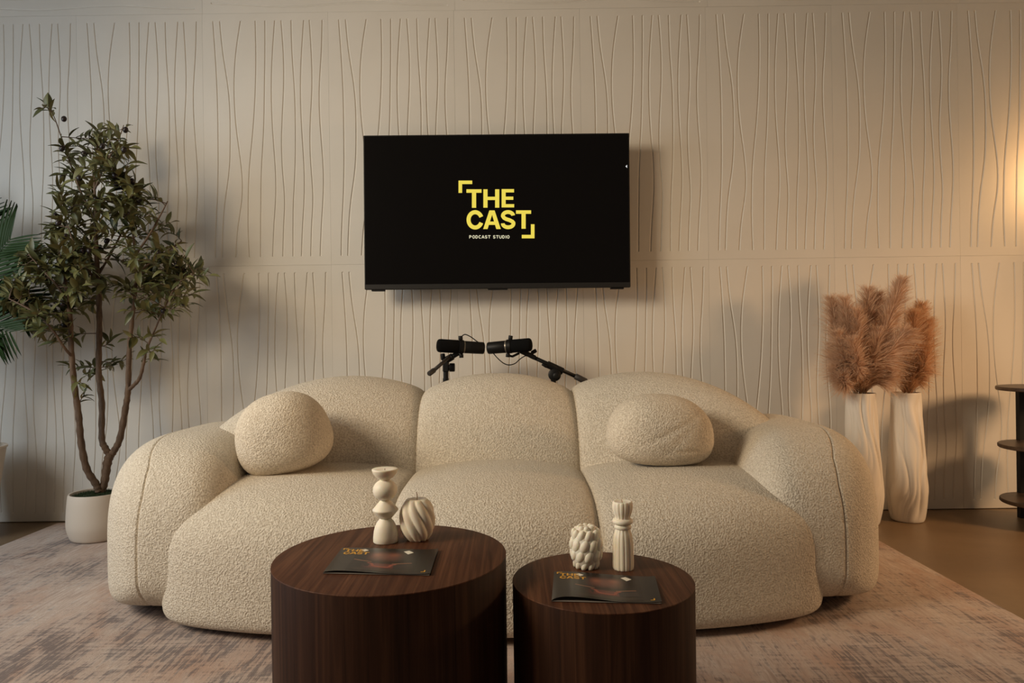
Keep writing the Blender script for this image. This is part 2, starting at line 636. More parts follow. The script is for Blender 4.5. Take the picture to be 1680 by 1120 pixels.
def panel_mesh():
    t0, t1 = grooves[0][0][0] - 0.002, grooves[0][0][-1] + 0.002
    rows = [0.0, t0 - 0.006, t0 - 0.003] + list(np.linspace(t0, t1, 58)) + [t1 + 0.003, t1 + 0.006, 1.0]
    G, HW = 0.0034, 0.0038
    offs = [-HW * 1.25, -HW, -HW * 0.45, HW * 0.45, HW, HW * 1.25]
    dep = [0, 0.22, 1, 1, 0.22, 0]
    V = []
    for tr in rows:
        tt = min(max(tr, t0), t1)
        on = 1.0 if t0 - 0.001 <= tr <= t1 + 0.001 else 0.0
        line = [(0.0, 0.0)]
        for tk, uk in grooves:
            cx = float(spline(tk, uk, np.array([tt]))[0])
            cx = min(max(cx, 0.02), PW - 0.02)
            for o, d in zip(offs, dep):
                line.append((cx + o, d * G * on))
        line.append((PW - GAP * 2, 0.0))
        # keep order where two grooves run close
        for k in range(1, len(line)):
            if line[k][0] <= line[k - 1][0]:
                line[k] = (line[k - 1][0] + 0.0002, line[k][1])
        V += [(x + GAP, d, tr * (PH - 2 * GAP) + GAP) for x, d in line]
    nc = len(line)
    Fc = []
    for i in range(len(rows) - 1):
        for j in range(nc - 1):
            a = i * nc + j
            Fc.append((a, a + 1, a + nc + 1, a + nc))
    # chamfered rim and sides back to the wall
    top = [(len(rows) - 1) * nc + j for j in range(nc)]
    ring = [j for j in range(nc)] + [i * nc + nc - 1 for i in range(1, len(rows))] + top[::-1][1:] + [i * nc for i in range(len(rows) - 2, 0, -1)]
    n0 = len(V)
    for r in ring:
        x, y, z = V[r]
        V.append((x, T - 0.0005, z))
    for k in range(len(ring)):
        a, c = ring[k], ring[(k + 1) % len(ring)]
        Fc.append((c, a, n0 + k, n0 + (k + 1) % len(ring)))
    me = mesh_data('wall_panel', V, Fc, M_wall, False)
    return me


pm_me = panel_mesh()
wo = ORG[wall_back.name]
rng = random.Random(4)


def put_panel(x, z, rotated=False):
    o = bpy.data.objects.new('wall_panel', pm_me)
    link(o, wall_back)
    o.location = Vector((x, DW - rng.uniform(0, 0.0007), z)) - wo
    if rotated:
        o.rotation_euler = (0, math.pi / 2, 0)   # panel height runs along +x
    return o


seam0 = P(1369, 423, DW).x
for k in range(-8, 5):
    x = seam0 + k * PW
    if x < XL - 0.001 or x + PW > XR:
        continue
    put_panel(x, 0.004)
    put_panel(x, 0.004 + PH)
seam_t = P(332, 20, DW).x
for k in range(-1, 4):
    x = seam_t + k * PH
    if x < XL - 0.2 or x + PH > XR + 0.3:
        continue
    put_panel(x, 0.004 + 2 * PH + PW - 0.0, True)

# ------------------------------------------------------------------ rug
RX0, RX1, RY0, RY1 = -2.150, 1.470, 0.15, 3.30
rug = build('area_rug', cbox(RX0, RX1, RY0, RY1, 0.0, 0.007, 0.003), M_rug, smooth=False)
tag(rug, 'large distressed rug in beige, rust and slate under the sofa', 'rug')

# ------------------------------------------------------------------ sofa
SCX = -0.068
SZ0 = 0.012
sofa = empty('sofa', (SCX, 2.45, 0.007))
tag(sofa, 'cream boucle three-seat sofa with puffy rounded cushions', 'sofa')


def lin(n, extra=()):
    a = list(np.linspace(-1, 1, n)) + list(extra)
    return np.array(sorted(set(np.round(a, 5))))


def arc_front(xl):
    return 0.105 * (np.abs(xl) / 0.9) ** 2.2


def seat(x0, x1, name):
    q, f = cube_grid(lin(40), lin(44), lin(30))
    out = max(abs(x0), abs(x1)) > 0.5
    q0 = q.copy()
    s = superlobe(q, 3.1 + 0.8 * np.clip(np.abs((x0 + x1) / 2 + (x1 - x0) / 2 * q[:, 0]) - 0.5, 0, 0.5) / 0.5, 8.0, 14 if x1 < 0.5 and x0 > -0.5 or x0 > 0 else 9, 14 if x1 < 0.5 and x0 > -0.5 or x1 < 0 else 9)
    xc, hw = (x0 + x1) / 2, (x1 - x0) / 2
    xl = xc + hw * s[:, 0]
    bul = np.clip(1 - s[:, 0] ** 2, 0, 1)
    zc, ht, hb = 0.165, 0.212, 0.153
    yc, hy = 2.325, 0.428
    y = yc + hy * s[:, 1]
    z = zc + np.where(s[:, 2] > 0, ht, hb) * s[:, 2]
    z = z + 0.040 * bul * np.clip(s[:, 2], 0, 1)
    y = y - 0.030 * bul * np.clip(-s[:, 1], 0, 1) + arc_front(xl)
    return build(name, (np.stack([xl + SCX, y, z], 1), f), M_boucle, sofa)


seat(-0.297, 0.317, 'seat_cushion')
seat(-0.992, -0.273, 'seat_cushion')
seat(0.293, 0.992, 'seat_cushion')


def back(x0, x1, zpts, name):
    q, f = cube_grid(lin(44), lin(30), lin(40))
    s = superlobe(q, 2.6, 4.0, 14 if x0 > -0.5 else 5, 14 if x1 < 0.5 else 5)
    xc, hw = (x0 + x1) / 2, (x1 - x0) / 2
    xl = xc + hw * s[:, 0]
    bul = np.clip(1 - s[:, 0] ** 2, 0, 1)
    axl = np.abs(xl)
    ztop = np.interp(axl if min(abs(x0), abs(x1)) > 0.1 else xl, [p[0] for p in zpts], [p[1] for p in zpts])
    zc = 0.36
    z = np.where(s[:, 2] > 0, zc + (ztop - zc) * s[:, 2], zc + (zc - 0.03) * s[:, 2])
    yc, hy = 2.735, 0.225
    y = yc + hy * s[:, 1] - 0.045 * bul * np.clip(-s[:, 1], 0, 1) + 0.02
    y = y + 0.24 * (z - 0.40) * np.clip((z + 0.1) / 0.5, 0, 1)
    y = y - 0.16 * np.clip((axl - 0.28) / 0.72, 0, 1.2) ** 1.7
    return build(name, (np.stack([xl + SCX, y, z], 1), f), M_boucle, sofa)


def smooth_pts(pts, n=40):
    xk = np.array([p[0] for p in pts]); yk = np.array([p[1] for p in pts])
    xs = np.linspace(xk[0], xk[-1], n)
    return list(zip(xs, spline(xk, yk, xs)))


back(-0.297, 0.317, smooth_pts([(-0.30, 0.640), (-0.15, 0.688), (0, 0.703), (0.15, 0.688), (0.30, 0.640)]), 'back_cushion')
zo = smooth_pts([(0.27, 0.640), (0.42, 0.683), (0.60, 0.702), (0.78, 0.672), (0.92, 0.61), (1.06, 0.52)])
back(0.293, 1.06, zo, 'back_cushion')
back(-1.06, -0.273, zo, 'back_cushion')


def arm(side):
    s0 = 0.30
    q, f = cube_grid(lin(40, (s0 - .045, s0 - .03, s0 - .02, s0 - .01, s0, s0 + .01, s0 + .02, s0 + .03, s0 + .045)), lin(46), lin(40))
    x_, y_, z_ = np.abs(q[:, 0]), np.abs(q[:, 1]), np.abs(q[:, 2])
    w_ = np.clip(q[:, 2] * 2 + 0.5, 0, 1)
    m_ = 6.5 * (1 - w_) + 3.0 * w_
    n_ = np.where(q[:, 1] < 0, 3.0, 6.0)
    xz_ = (x_ ** m_ + z_ ** m_) ** (1 / m_)
    s = q / ((xz_ ** n_ + y_ ** n_) ** (1 / n_))[:, None]
    g = np.exp(-((q[:, 0] - s0) / 0.014) ** 2) * (np.abs(q[:, 0]) < 0.999)
    s = s * (1 - 0.011 * g)[:, None]
    hw = 0.232
    zc, ht, hb = 0.20, 0.338, 0.188
    z = zc + np.where(s[:, 2] > 0, ht, hb) * s[:, 2]
    y = 2.46 + 0.445 * s[:, 1]
    xl = 1.030 + hw * s[:, 0]
    fr = np.clip((2.45 - y) / 0.4, 0, 1)
    xl = xl - 0.075 * fr ** 2
    y = y + 0.10 * fr * (xl - 1.0)
    # a touch of lean at the top
    z = z - 0.03 * np.clip((xl - 1.08) / 0.2, 0, 1) ** 2 * np.clip(s[:, 2], 0, 1)
    X = side * xl + SCX
    ff = f if side > 0 else f[:, ::-1]
    return build('armrest', (np.stack([X, y, z], 1), ff), M_boucle, sofa)


arm(1)
arm(-1)


# ------------------------------------------------------------------ round pillows
def pillow(c, h, tilt, label, wr=0.0, seed=0, n=2.35):
    q, f = cube_grid(lin(44), lin(40), lin(40))
    s = superquad(q, n, n)
    p = s * np.array(h)
    # flattened underside, slightly egg-shaped
    zz = s[:, 2]
    p[:, 2] = np.where(zz < 0, p[:, 2] * (1 - 0.10 * np.abs(zz) ** 3), p[:, 2])
    p[:, 0] *= 1 - 0.10 * zz
    if wr:
        a = s[:, 0] * 0.8 - s[:, 2] * 0.6
        d = np.exp(-((s[:, 2] * 0.85 - s[:, 0] * 0.65 - 0.05) / 0.06) ** 2) * np.exp(-((s[:, 0] - 0.1) / 0.45) ** 2)
        d2 = np.exp(-((s[:, 2] + 0.42 - 0.1 * s[:, 0]) / 0.05) ** 2) * np.exp(-((s[:, 0] - 0.45) / 0.3) ** 2)
        d3 = np.exp(-((s[:, 2] * 0.5 - s[:, 0] * 0.9 + 0.25) / 0.09) ** 2) * np.exp(-((s[:, 2] + 0.1) / 0.4) ** 2)
        p *= (1 - wr * (d + 0.8 * d2 + 0.5 * d3))[:, None]
    ct, st_ = math.cos(tilt), math.sin(tilt)
    X = p[:, 0] * ct - p[:, 2] * st_
    Z = p[:, 0] * st_ + p[:, 2] * ct
    o = build('throw_pillow', (np.stack([X + c[0], p[:, 1] + c[1], Z + c[2]], 1), f), M_boucle2)
    tag(o, label, 'pillow', 'round boucle pillows on the sofa')
    return o


pc = P(466, 713, 2.33)
pillow(pc, (0.150, 0.146, 0.142), math.radians(14), 'nearly spherical cream pillow resting against the left sofa arm')
pc = P(1082, 707, 2.36)
pillow(pc, (0.176, 0.135, 0.125), math.radians(-4), 'wider creased cream pillow lying before the right back cushion', 0.035)


# ------------------------------------------------------------------ coffee tables
def drum_table(c, r, h, label):
    root = empty('coffee_table', (c[0], c[1], 0.007))
    tag(root, label, 'table')
    n = 96
    pr = [(r - 0.004, 0.007), (r - 0.001, 0.010), (r - 0.0001, h - 0.0025), (r - 0.0003, h - 0.002)]
    build('body', lathe(pr, n, (c[0], c[1], 0)), M_wal_side, root, sharp=30)
    pt = [(r - 0.002, h - 0.0021), (r, h - 0.0019), (r, h - 0.0008), (r - 0.0004, h - 0.0002), (r - 0.0010, h)]
    build('tabletop', lathe(pt, n, (c[0], c[1], 0)), [M_wal_top], root, sharp=30)
    return root


HB, HS = 0.416, 0.370
CB = (-0.242, 1.374)
CS = (0.168, 1.352)
drum_table(CB, 0.2245, HB, 'larger and taller walnut drum coffee table on the left')
drum_table(CS, 0.1735, HS, 'smaller and lower walnut drum coffee table on the right')


# ------------------------------------------------------------------ candles
def cand_profile(pts, k=5):
    return [(p.x, p.z) for p in catmull([(r, 0, z) for r, z in pts], k)]


# stacked geometric candle: dome, double cone, ball, bowl
c = PZ(630, 893, HB); c.y += 0.021
mpx = c.y / F


def ribs(n, a):
    return lambda th, z, r: (r * (1 + a * math.cos(n * th)), th)


root = empty('pillar_candle', (c.x, c.y, HB))
tag(root, 'tall ivory candle of stacked dome, double cone, ball and bowl shapes', 'candle')
s = mpx
prof = [(19.2, 0), (20.2, 1.5), (20, 9), (19, 18), (17, 26), (13.5, 33), (9.5, 37.5), (8.8, 38.5)]
build('dome', lathe([(r * s, z * s) for r, z in prof], 72, c, ribs(36, 0.012)), M_wax, root, sharp=60)
prof = [(8.6, 38), (9.5, 39), (14, 43.5), (20.3, 51.2), (20.8, 52.5), (20.3, 53.8), (13.5, 61.5), (8.5, 67.5), (7.8, 68.5)]
build('double_cone', lathe([(r * s, z * s) for r, z in prof], 72, c, ribs(36, 0.012)), M_wax, root, sharp=60)
prof = [(19.8 * math.cos(a), 85 + 17.6 * math.sin(a)) for a in np.linspace(-1.19, 1.19, 16)]
build('ball', lathe([(r * s, z * s) for r, z in prof], 72, c, ribs(36, 0.010)), M_wax, root, sharp=60)
prof = [(7.2, 100.5), (8.2, 102), (14, 106), (18.5, 111.5), (20.8, 117), (21, 119), (20, 119.8), (12, 118.0), (2, 117.2)]
build('bowl', lathe([(r * s, z * s) for r, z in prof], 72, c, ribs(36, 0.008)), M_wax, root, sharp=60)
build('wick', tube([c + Vector((0, 0, 116 * s)), c + Vector((0, 0, 120 * s))], 0.0008, 6), M_wick, root)

# twisted pumpkin-like candle
c = PZ(682.5, 890, HB); c.y += 0.024
s = c.y / F
root = empty('twisted_candle', (c.x, c.y, HB))
tag(root, 'round ivory candle with swirling twisted ribs and a bare wick', 'candle')
prof = []
for t in np.linspace(0, 1, 30):
    z = 66 * t
    r = 28.5 * (1 - abs((t - 0.50) / 0.56) ** 2.6 * 0.55)
    prof.append((r * s, z * s))
prof = [(prof[0][0] * 0.88, 0)] + [(r, z + 0.0004) for r, z in prof] + [(prof[-1][0] * 0.7, 66.8 * s), (prof[-1][0] * 0.3, 65.5 * s), (0.0012, 65 * s)]


def swirl(th, z, r):
    ph = 9 * (th + 1.35 * z / (66 * s))
    w = abs(math.cos(ph / 2))
    return (r * (0.84 + 0.19 * w ** 0.75), th)


build('wax_body', lathe(prof, 180, c, swirl), M_wax, root)
build('wick', tube([c + Vector((0, 0, 64 * s)), c + Vector((0.0005, 0, 72 * s)), c + Vector((-0.0008, 0, 78 * s))], 0.0009, 6), M_wick, root)

# bobbled candle
c = PZ(964, 936, HS); c.y += 0.024
s = c.y / F
root = empty('bubble_candle', (c.x, c.y, HS))
tag(root, 'round ivory candle covered in swirling plaited bobbles', 'candle')


def ball_mesh(ctr, dirs, rad, n=8):
    # ellipsoid with axes dirs (3 vectors) and radii rad
    v, f = [], []
    m = n * 2
    for i in range(n + 1):
        ph = -math.pi / 2 + math.pi * i / n
        for k in range(m):
            th = 2 * math.pi * k / m
            a, b_, d = math.cos(ph) * math.cos(th), math.cos(ph) * math.sin(th), math.sin(ph)
            v.append(ctr + dirs[0] * (a * rad[0]) + dirs[1] * (b_ * rad[1]) + dirs[2] * (d * rad[2]))
    for i in range(n):
        for k in range(m):
            a, b_ = i * m + k, i * m + (k + 1) % m
            f.append((a, b_, b_ + m, a + m))
    return v, f


core = [(r * s, z * s) for r, z in [(13.5, 0.3), (18.5, 4), (23, 14), (25, 30), (24, 46), (20, 58), (13, 65), (3, 67)]]
body = build('wax_core', lathe(core, 40, c), M_wax, root)
rows_z = [8, 23, 39, 54]
for i, zz in enumerate(rows_z):
    rr = float(np.interp(zz, [0, 7, 20, 33, 47, 56, 66], [13, 16.5, 21.3, 23, 22, 18.5, 11]))
    nb = 10
    for k in range(nb):
        th = 2 * math.pi * (k + 0.5 * i) / nb + 0.1
        rad = Vector((math.cos(th), math.sin(th), 0))
        tang = Vector((-math.sin(th), math.cos(th), 0))
        ax = (Vector((0, 0, 1)) + tang * 0.42).normalized()
        n_ = rad.cross(ax).normalized()
        v_, f_ = ball_mesh(c + rad * (rr * s) + Vector((0, 0, zz * s)), (rad, n_, ax), (5.4 * s, 7.2 * s * rr / 23, 10.8 * s))
        for q_ in v_:
            q_.z = max(q_.z, HS + 0.0003)
        build('bobble', (v_, f_), M_wax, root)
for k in range(8):
    th = 2 * math.pi * k / 8
    ctr = c + Vector((math.cos(th) * 11 * s, math.sin(th) * 11 * s, 65 * s))
    build('bobble', ball_mesh(ctr, (Vector((1, 0, 0)), Vector((0, 1, 0)), Vector((0, 0, 1))), (5 * s, 5 * s, 4.2 * s), 6), M_wax, root)

# fluted candle tied at the neck
c = PZ(1025, 937, HS); c.y += 0.018
s = c.y / F
root = empty('fluted_candle', (c.x, c.y, HS))
tag(root, 'slim ivory fluted candle pinched by two rings at the neck', 'candle')


def flute(th, z, r):
    return (r * (0.93 + 0.07 * abs(math.cos(7 * th)) ** 0.6), th)


prof = cand_profile([(16.6, 0), (17.4, 6), (17.3, 22), (16.8, 40), (15.2, 54), (12.8, 62), (11.8, 66)], 4)
build('fluted_shaft', lathe([(r * s, z * s) for r, z in prof], 140, c, flute), M_wax, root)
for zz, rr in ((69, 13.6), (78, 16.6)):
    prof = [(rr * s - 4.2 * s + 4.4 * s * math.cos(a), zz * s + 4.6 * s * math.sin(a)) for a in np.linspace(-1.57, 1.57, 10)]
    build('neck_ring', lathe(prof, 48, c), M_wax, root)
prof = cand_profile([(11.6, 80), (13.0, 86), (15.8, 94), (17.0, 102), (16.4, 108), (14.5, 110.5), (9, 109), (1, 108)], 4)
build('flared_head', lathe([(r * s, z * s) for r, z in prof], 140, c, flute), M_wax, root)
build('wick', tube([c + Vector((0, 0, 107 * s)), c + Vector((-0.002, 0, 113 * s))], 0.0009, 6), M_wick, root)


# ------------------------------------------------------------------ flat lettering
def ribbon(pts, w):
    pts = [np.array(p, float) for p in pts]
    pts = [p for i, p in enumerate(pts) if i == 0 or np.linalg.norm(p - pts[i - 1]) > 1e-4]
    L, R = [], []
    for i, p in enumerate(pts):
        d1 = p - pts[i - 1] if i else pts[1] - p
        d2 = pts[i + 1] - p if i < len(pts) - 1 else d1
        d1 = d1 / np.linalg.norm(d1); d2 = d2 / np.linalg.norm(d2)
        n1 = np.array([-d1[1], d1[0]]); n2 = np.array([-d2[1], d2[0]])
        m = n1 + n2
        m = m / max(np.dot(m, n1), 0.35)
        L.append(p + m * w / 2); R.append(p - m * w / 2)
    return [[tuple(L[i]), tuple(L[i + 1]), tuple(R[i + 1]), tuple(R[i])] for i in range(len(pts) - 1)]


def rect(x0, y0, x1, y1):
    return [[(x0, y0), (x1, y0), (x1, y1), (x0, y1)]]


def arc(cx, cy, rx, ry, a0, a1, n=20):
    return [(cx + rx * math.cos(math.radians(a)), cy + ry * math.sin(math.radians(a))) for a in np.linspace(a0, a1, n)]


def big_the():
    q = rect(328, 285, 560, 338) + rect(412, 338, 477, 568)
    q += rect(588, 285, 652, 566) + rect(768, 285, 832, 566) + rect(652, 399, 768, 449)
    q += rect(868, 282, 930, 562) + rect(930, 282, 1058, 333) + rect(930, 397, 1047, 446) + rect(930, 512, 1060, 562)
    return q


def big_cast():
    q = ribbon(arc(462, 752, 101, 117, -22, -338, 34), 62)
    q += [[(585, 893), (680, 608), (722, 608), (722, 676), (652, 893)], [(722, 608), (760, 608), (855, 893), (786, 893), (722, 676)]]
    q += rect(668, 778, 775, 829)
    S = arc(966, 690, 79, 57, -4, -186, 20) + [(905, 722), (940, 742), (990, 757), (1032, 778)] + arc(968, 808, 82, 58, -10, 182, 22)[0:]
    q += ribbon(S, 58)
    q += rect(1088, 607, 1320, 660) + rect(1173, 660, 1237, 888)
    return q


BR1 = rect(207, 152, 417, 205) + rect(207, 205, 262, 340)
BR2 = rect(1317, 820, 1372, 1035) + rect(1177, 982, 1317, 1035)

FONT = {
    'P': [[(0.1, 1), (0.1, 0)], [(0.1, 0.06), (0.5, 0.06)] + arc(0.5, 0.3, 0.28, 0.24, -90, 90, 9) + [(0.1, 0.54)]],
    'O': [arc(0.5, 0.5, 0.42, 0.45, 0, 360, 25)],
    'D': [[(0.1, 1), (0.1, 0)], [(0.1, 0.06), (0.4, 0.06)] + arc(0.42, 0.5, 0.42, 0.44, -90, 90, 13) + [(0.1, 0.94)]],
    'C': [arc(0.52, 0.5, 0.42, 0.45, -40, -320, 22)],
    'A': [[(0.02, 1), (0.46, 0)], [(0.98, 1), (0.54, 0)], [(0.22, 0.7), (0.78, 0.7)]],
    'S': [arc(0.5, 0.28, 0.34, 0.22, -15, -200, 12) + [(0.3, 0.45), (0.7, 0.56)] + arc(0.5, 0.73, 0.36, 0.22, -20, 180, 12)],
    'T': [[(0, 0.07), (1, 0.07)], [(0.5, 0.07), (0.5, 1)]],
    'U': [[(0.1, 0), (0.1, 0.62)] + arc(0.5, 0.62, 0.4, 0.33, 180, 0, 13) + [(0.9, 0.0)]],
    'I': [[(0.5, 0), (0.5, 1)]],
}


def small_text(txt, x0, x1, y0, y1, w):
    wid = {'I': 0.35, ' ': 0.5}
    tot = sum(wid.get(ch, 1.0) for ch in txt) + 0.26 * (len(txt) - 1)
    k = (x1 - x0) / tot
    x, q = x0, []
    for ch in txt:
        cw = wid.get(ch, 1.0) * k
        for st_ in FONT.get(ch, []):
            q += ribbon([(x + a * cw, y0 + b_ * (y1 - y0)) for a, b_ in st_], w)
        x += cw + 0.26 * k
    return q


def flat_polys(polys, fn):
    V, Fc = [], []
    for p in polys:
        n = len(V)
        V += [fn(*pt) for pt in p]
        Fc.append(tuple(range(n, n + len(p))))
    return V, Fc


def printed(name, polys, fn, mat, parent):
    """lettering lying on a surface: all faces turned the same way"""
    out = []
    for p in polys:
        a = sum(p[i][0] * p[(i + 1) % len(p)][1] - p[(i + 1) % len(p)][0] * p[i][1] for i in range(len(p)))
        out.append(p if a > 0 else p[::-1])
    return build(name, flat_polys(out, fn), mat, parent, smooth=False)


# ------------------------------------------------------------------ television
TY = 3.19
tc_ = P(815.3, 346.5, TY)
sp = TY / F
tv = empty('television', tc_)
tag(tv, 'black flat television on the wall showing a yellow logo', 'television')
tw, th_ = 436.5 / 2 * sp, 253 / 2 * sp
X0, X1, Z0, Z1 = tc_.x - tw, tc_.x + tw, tc_.z - th_, tc_.z + th_
build('bezel', join(cbox(X0, X1, TY, TY + 0.028, Z0, Z1, 0.0025), cbox(X0 + 0.12, X1 - 0.12, TY + 0.028, TY + 0.065, Z0 + 0.03, Z1 - 0.14, 0.008)), M_black, tv, smooth=False)
build('screen', cbox(X0 + 0.005, X1 - 0.005, TY - 0.0012, TY + 0.002, Z0 + 0.024, Z1 - 0.005, 0.0004), M_screen, tv, smooth=False)
build('lower_trim', cbox(X0 + 0.002, X1 - 0.002, TY - 0.003, TY + 0.01, Z0 + 0.001, Z0 + 0.0225, 0.001), plain('dark_grey_trim', (0.018, 0.017, 0.016), 0.35), tv, smooth=False)
build('sensor_bar', cbox(tc_.x - 0.045, tc_.x + 0.045, TY + 0.001, TY + 0.02, Z0 - 0.006, Z0 + 0.002, 0.001), M_black, tv, smooth=False)
for sx in (-1, 1):
    build('foot_pad', cbox(tc_.x + sx * (tw - 0.06) - 0.03, tc_.x + sx * (tw - 0.06) + 0.03, TY + 0.004, TY + 0.03, Z0 - 0.007, Z0 + 0.002, 0.001), M_black, tv, smooth=False)
build('wall_bracket', join(box(tc_.x - 0.2, tc_.x + 0.2, TY + 0.06, TY + 0.08, tc_.z - 0.16, tc_.z + 0.1), box(tc_.x - 0.06, tc_.x + 0.06, TY + 0.07, DW - 0.0008, tc_.z - 0.1, tc_.z + 0.06)), M_blackmetal, tv, smooth=False)


def tvmap(cx, cy):
    lx = (730 + cx / 9.333 - 815.3)
    lz = -(280 + cy / 9.333 - 346.5)
    # undo the television's slight tilt in the photograph
    a = 0.0092
    return (tc_.x + (lx + a * lz) * sp * 0.998, TY - 0.0016, tc_.z + (lz - a * lx) * sp)


printed('logo_word', big_the(), tvmap, M_logo, tv)
printed('logo_word', big_cast(), tvmap, M_logo, tv)
printed('logo_bracket', BR1, tvmap, M_logo, tv)
printed('logo_bracket', BR2, tvmap, M_logo, tv)
printed('logo_caption', small_text('PODCAST STUDIO', 372, 988, 990, 1036, 9.0), tvmap, M_logo_w, tv)


def tvpix(px, py):
    return tvmap((px - 730) * 9.333, (py - 280) * 9.333)


printed('menu_arrow', [[(1026.5, 273), (1029.2, 270.4), (1029.2, 275.6)]], tvpix, M_white_led, tv)
tv.rotation_euler = (0, math.radians(0.27), 0)


# ------------------------------------------------------------------ magazines
def magazine(fl, fr, br_, bl, zt, lift, label):
    A, B, C, D = [PZ(*p, zt) for p in (fl, fr, br_, bl)]
    root = empty('magazine', ((A + B + C + D) / 4))
    root.location.z = zt
    ORG[root.name] = root.location.copy()
    tag(root, label, 'magazine', 'magazines on the coffee tables')

    def S(u, v, dz=0.0):
        p = (A * (1 - u) + B * u) * (1 - v) + (D * (1 - u) + C * u) * v
        g = 0.0
        if u < 0.62:
            t = u / 0.62
            g = lift * (math.sin(math.pi * t ** 0.55)) ** 1.2 * (1 - 0.75 * v)
        curl = 0.0025 * max(0, u - 0.85) ** 2 * 40
        return Vector((p.x, p.y, zt + 0.0022 + g + curl + dz))

    def low(u, v, dz=0.0):
        p = (A * (1 - u) + B * u) * (1 - v) + (D * (1 - u) + C * u) * v
        return Vector((p.x, p.y, zt + 0.0004 + dz))

    def sheet(fn, th, nu=40, nv=8):
        V, Fc = [], []
        for lay in (0, th):
            for i in range(nu + 1):
                for j in range(nv + 1):
                    V.append(fn(i / nu, j / nv, lay))
        m = (nu + 1) * (nv + 1)
        ix = lambda i, j, l: l * m + i * (nv + 1) + j
        for i in range(nu):
            for j in range(nv):
                Fc.append((ix(i, j, 1), ix(i + 1, j, 1), ix(i + 1, j + 1, 1), ix(i, j + 1, 1)))
                Fc.append((ix(i, j + 1, 0), ix(i + 1, j + 1, 0), ix(i + 1, j, 0), ix(i, j, 0)))
        for i in range(nu):
            Fc.append((ix(i, 0, 0), ix(i + 1, 0, 0), ix(i + 1, 0, 1), ix(i, 0, 1)))
            Fc.append((ix(i + 1, nv, 0), ix(i, nv, 0), ix(i, nv, 1), ix(i + 1, nv, 1)))
        for j in range(nv):
            Fc.append((ix(0, j + 1, 0), ix(0, j, 0), ix(0, j, 1), ix(0, j + 1, 1)))
            Fc.append((ix(nu, j, 0), ix(nu, j + 1, 0), ix(nu, j + 1, 1), ix(nu, j, 1)))
        return V, Fc

    build('front_cover', sheet(S, 0.0005), M_cover, root, sharp=40)
    build('pages', sheet(lambda u, v, d: low(0.004 + u * 0.985, 0.006 + v * 0.985, 0.0004 + d), 0.0009), M_page, root, sharp=40)
    build('back_cover', sheet(low, 0.0004), M_cover, root, sharp=40)
    e = 0.0005 + 0.00025

    # printed studio picture: soft grid whose print colour is stored per corner
    nu, nv = 60, 24
    V, Fc, colr = [], [], []
    for i in range(nu + 1):
        for j in range(nv + 1):
            u, v = 0.20 + 0.64 * i / nu, 0.06 + 0.84 * j / nv
            V.append(S(u, v, e - 0.0001))
            gx = math.exp(-abs((u - 0.50) / 0.155) ** 4)
            gy = math.exp(-abs((v - 0.64) / 0.17) ** 3)
            k = gx * gy
            warm = math.exp(-((u - 0.41) / 0.05) ** 2 - ((v - 0.72) / 0.1) ** 2) + math.exp(-((u - 0.60) / 0.06) ** 2 - ((v - 0.73) / 0.08) ** 2)
            seat_ = math.exp(-abs((u - 0.51) / 0.16) ** 6) * math.exp(-abs((v - 0.26) / 0.09) ** 4)
            legs = math.exp(-abs((u - 0.51) / 0.28) ** 8) * math.exp(-abs((v - 0.10) / 0.05) ** 4)
            colr.append((0.012 + 0.15 * k + 0.15 * warm * k + 0.13 * seat_ + 0.03 * legs,
                         0.010 + 0.058 * k + 0.05 * warm * k + 0.028 * seat_ + 0.02 * legs,
                         0.010 + 0.042 * k + 0.02 * warm * k + 0.022 * seat_ + 0.013 * legs, 1))
    for i in range(nu):
        for j in range(nv):
            a = i * (nv + 1) + j
            Fc.append((a, a + nv + 1, a + nv + 2, a + 1))
    o = build('cover_picture', (V, Fc), M_pr_glow, root)
    ca_ = o.data.color_attributes.new('printed', 'FLOAT_COLOR', 'POINT')
    ca_.data.foreach_set('color', np.array(colr).ravel())

    def uv(polys, x0, x1, y0, y1, bx0, bx1, by0, by1):
        return [[(x0 + (x1 - x0) * (px - bx0) / (bx1 - bx0), y1 - (y1 - y0) * (py - by0) / (by1 - by0)) for px, py in p] for p in polys]

    fn = lambda u, v: S(u, v, e)
    bb = (207, 1372, 152, 1035)
    printed('logo_word', uv(big_the(), 0.030, 0.335, 0.64, 0.965, *bb), fn, M_pr_yellow, root)
    printed('logo_word', uv(big_cast(), 0.030, 0.335, 0.64, 0.965, *bb), fn, M_pr_yellow, root)
    printed('logo_bracket', uv(BR1, 0.030, 0.335, 0.64, 0.965, *bb), fn, M_pr_yellow, root)
    printed('logo_bracket', uv(BR2, 0.70, 0.945, 0.065, 0.33, *bb), fn, M_pr_yellow, root)
    printed('printed_light', [[(0.215, 0.90), (0.255, 0.94), (0.30, 0.885), (0.265, 0.82)]], fn, M_pr_white, root)
    printed('printed_light', [[(0.66, 0.875), (0.71, 0.925), (0.765, 0.84), (0.715, 0.76)]], fn, M_pr_white, root)
    printed('printed_desk', ribbon([(0.215, 0.48), (0.30, 0.435), (0.40, 0.40)], 0.022), fn, M_pr_tan, root)
    printed('printed_desk', ribbon([(0.60, 0.355), (0.68, 0.375), (0.79, 0.40)], 0.022), fn, M_pr_tan, root)
    printed('printed_chair', ribbon([(0.365, 0.36), (0.41, 0.33), (0.43, 0.24)], 0.028), fn, M_pr_rose, root)
    printed('printed_chair', ribbon([(0.645, 0.34), (0.60, 0.31), (0.585, 0.22)], 0.028), fn, M_pr_rose, root)
    printed('printed_sofa', ribbon([(0.43, 0.245), (0.50, 0.225), (0.585, 0.22)], 0.035), fn, M_pr_rose, root)
    printed('printed_desk_front', [[(0.22, 0.44), (0.39, 0.36), (0.39, 0.22), (0.20, 0.26)]], fn, M_pr_grey, root)
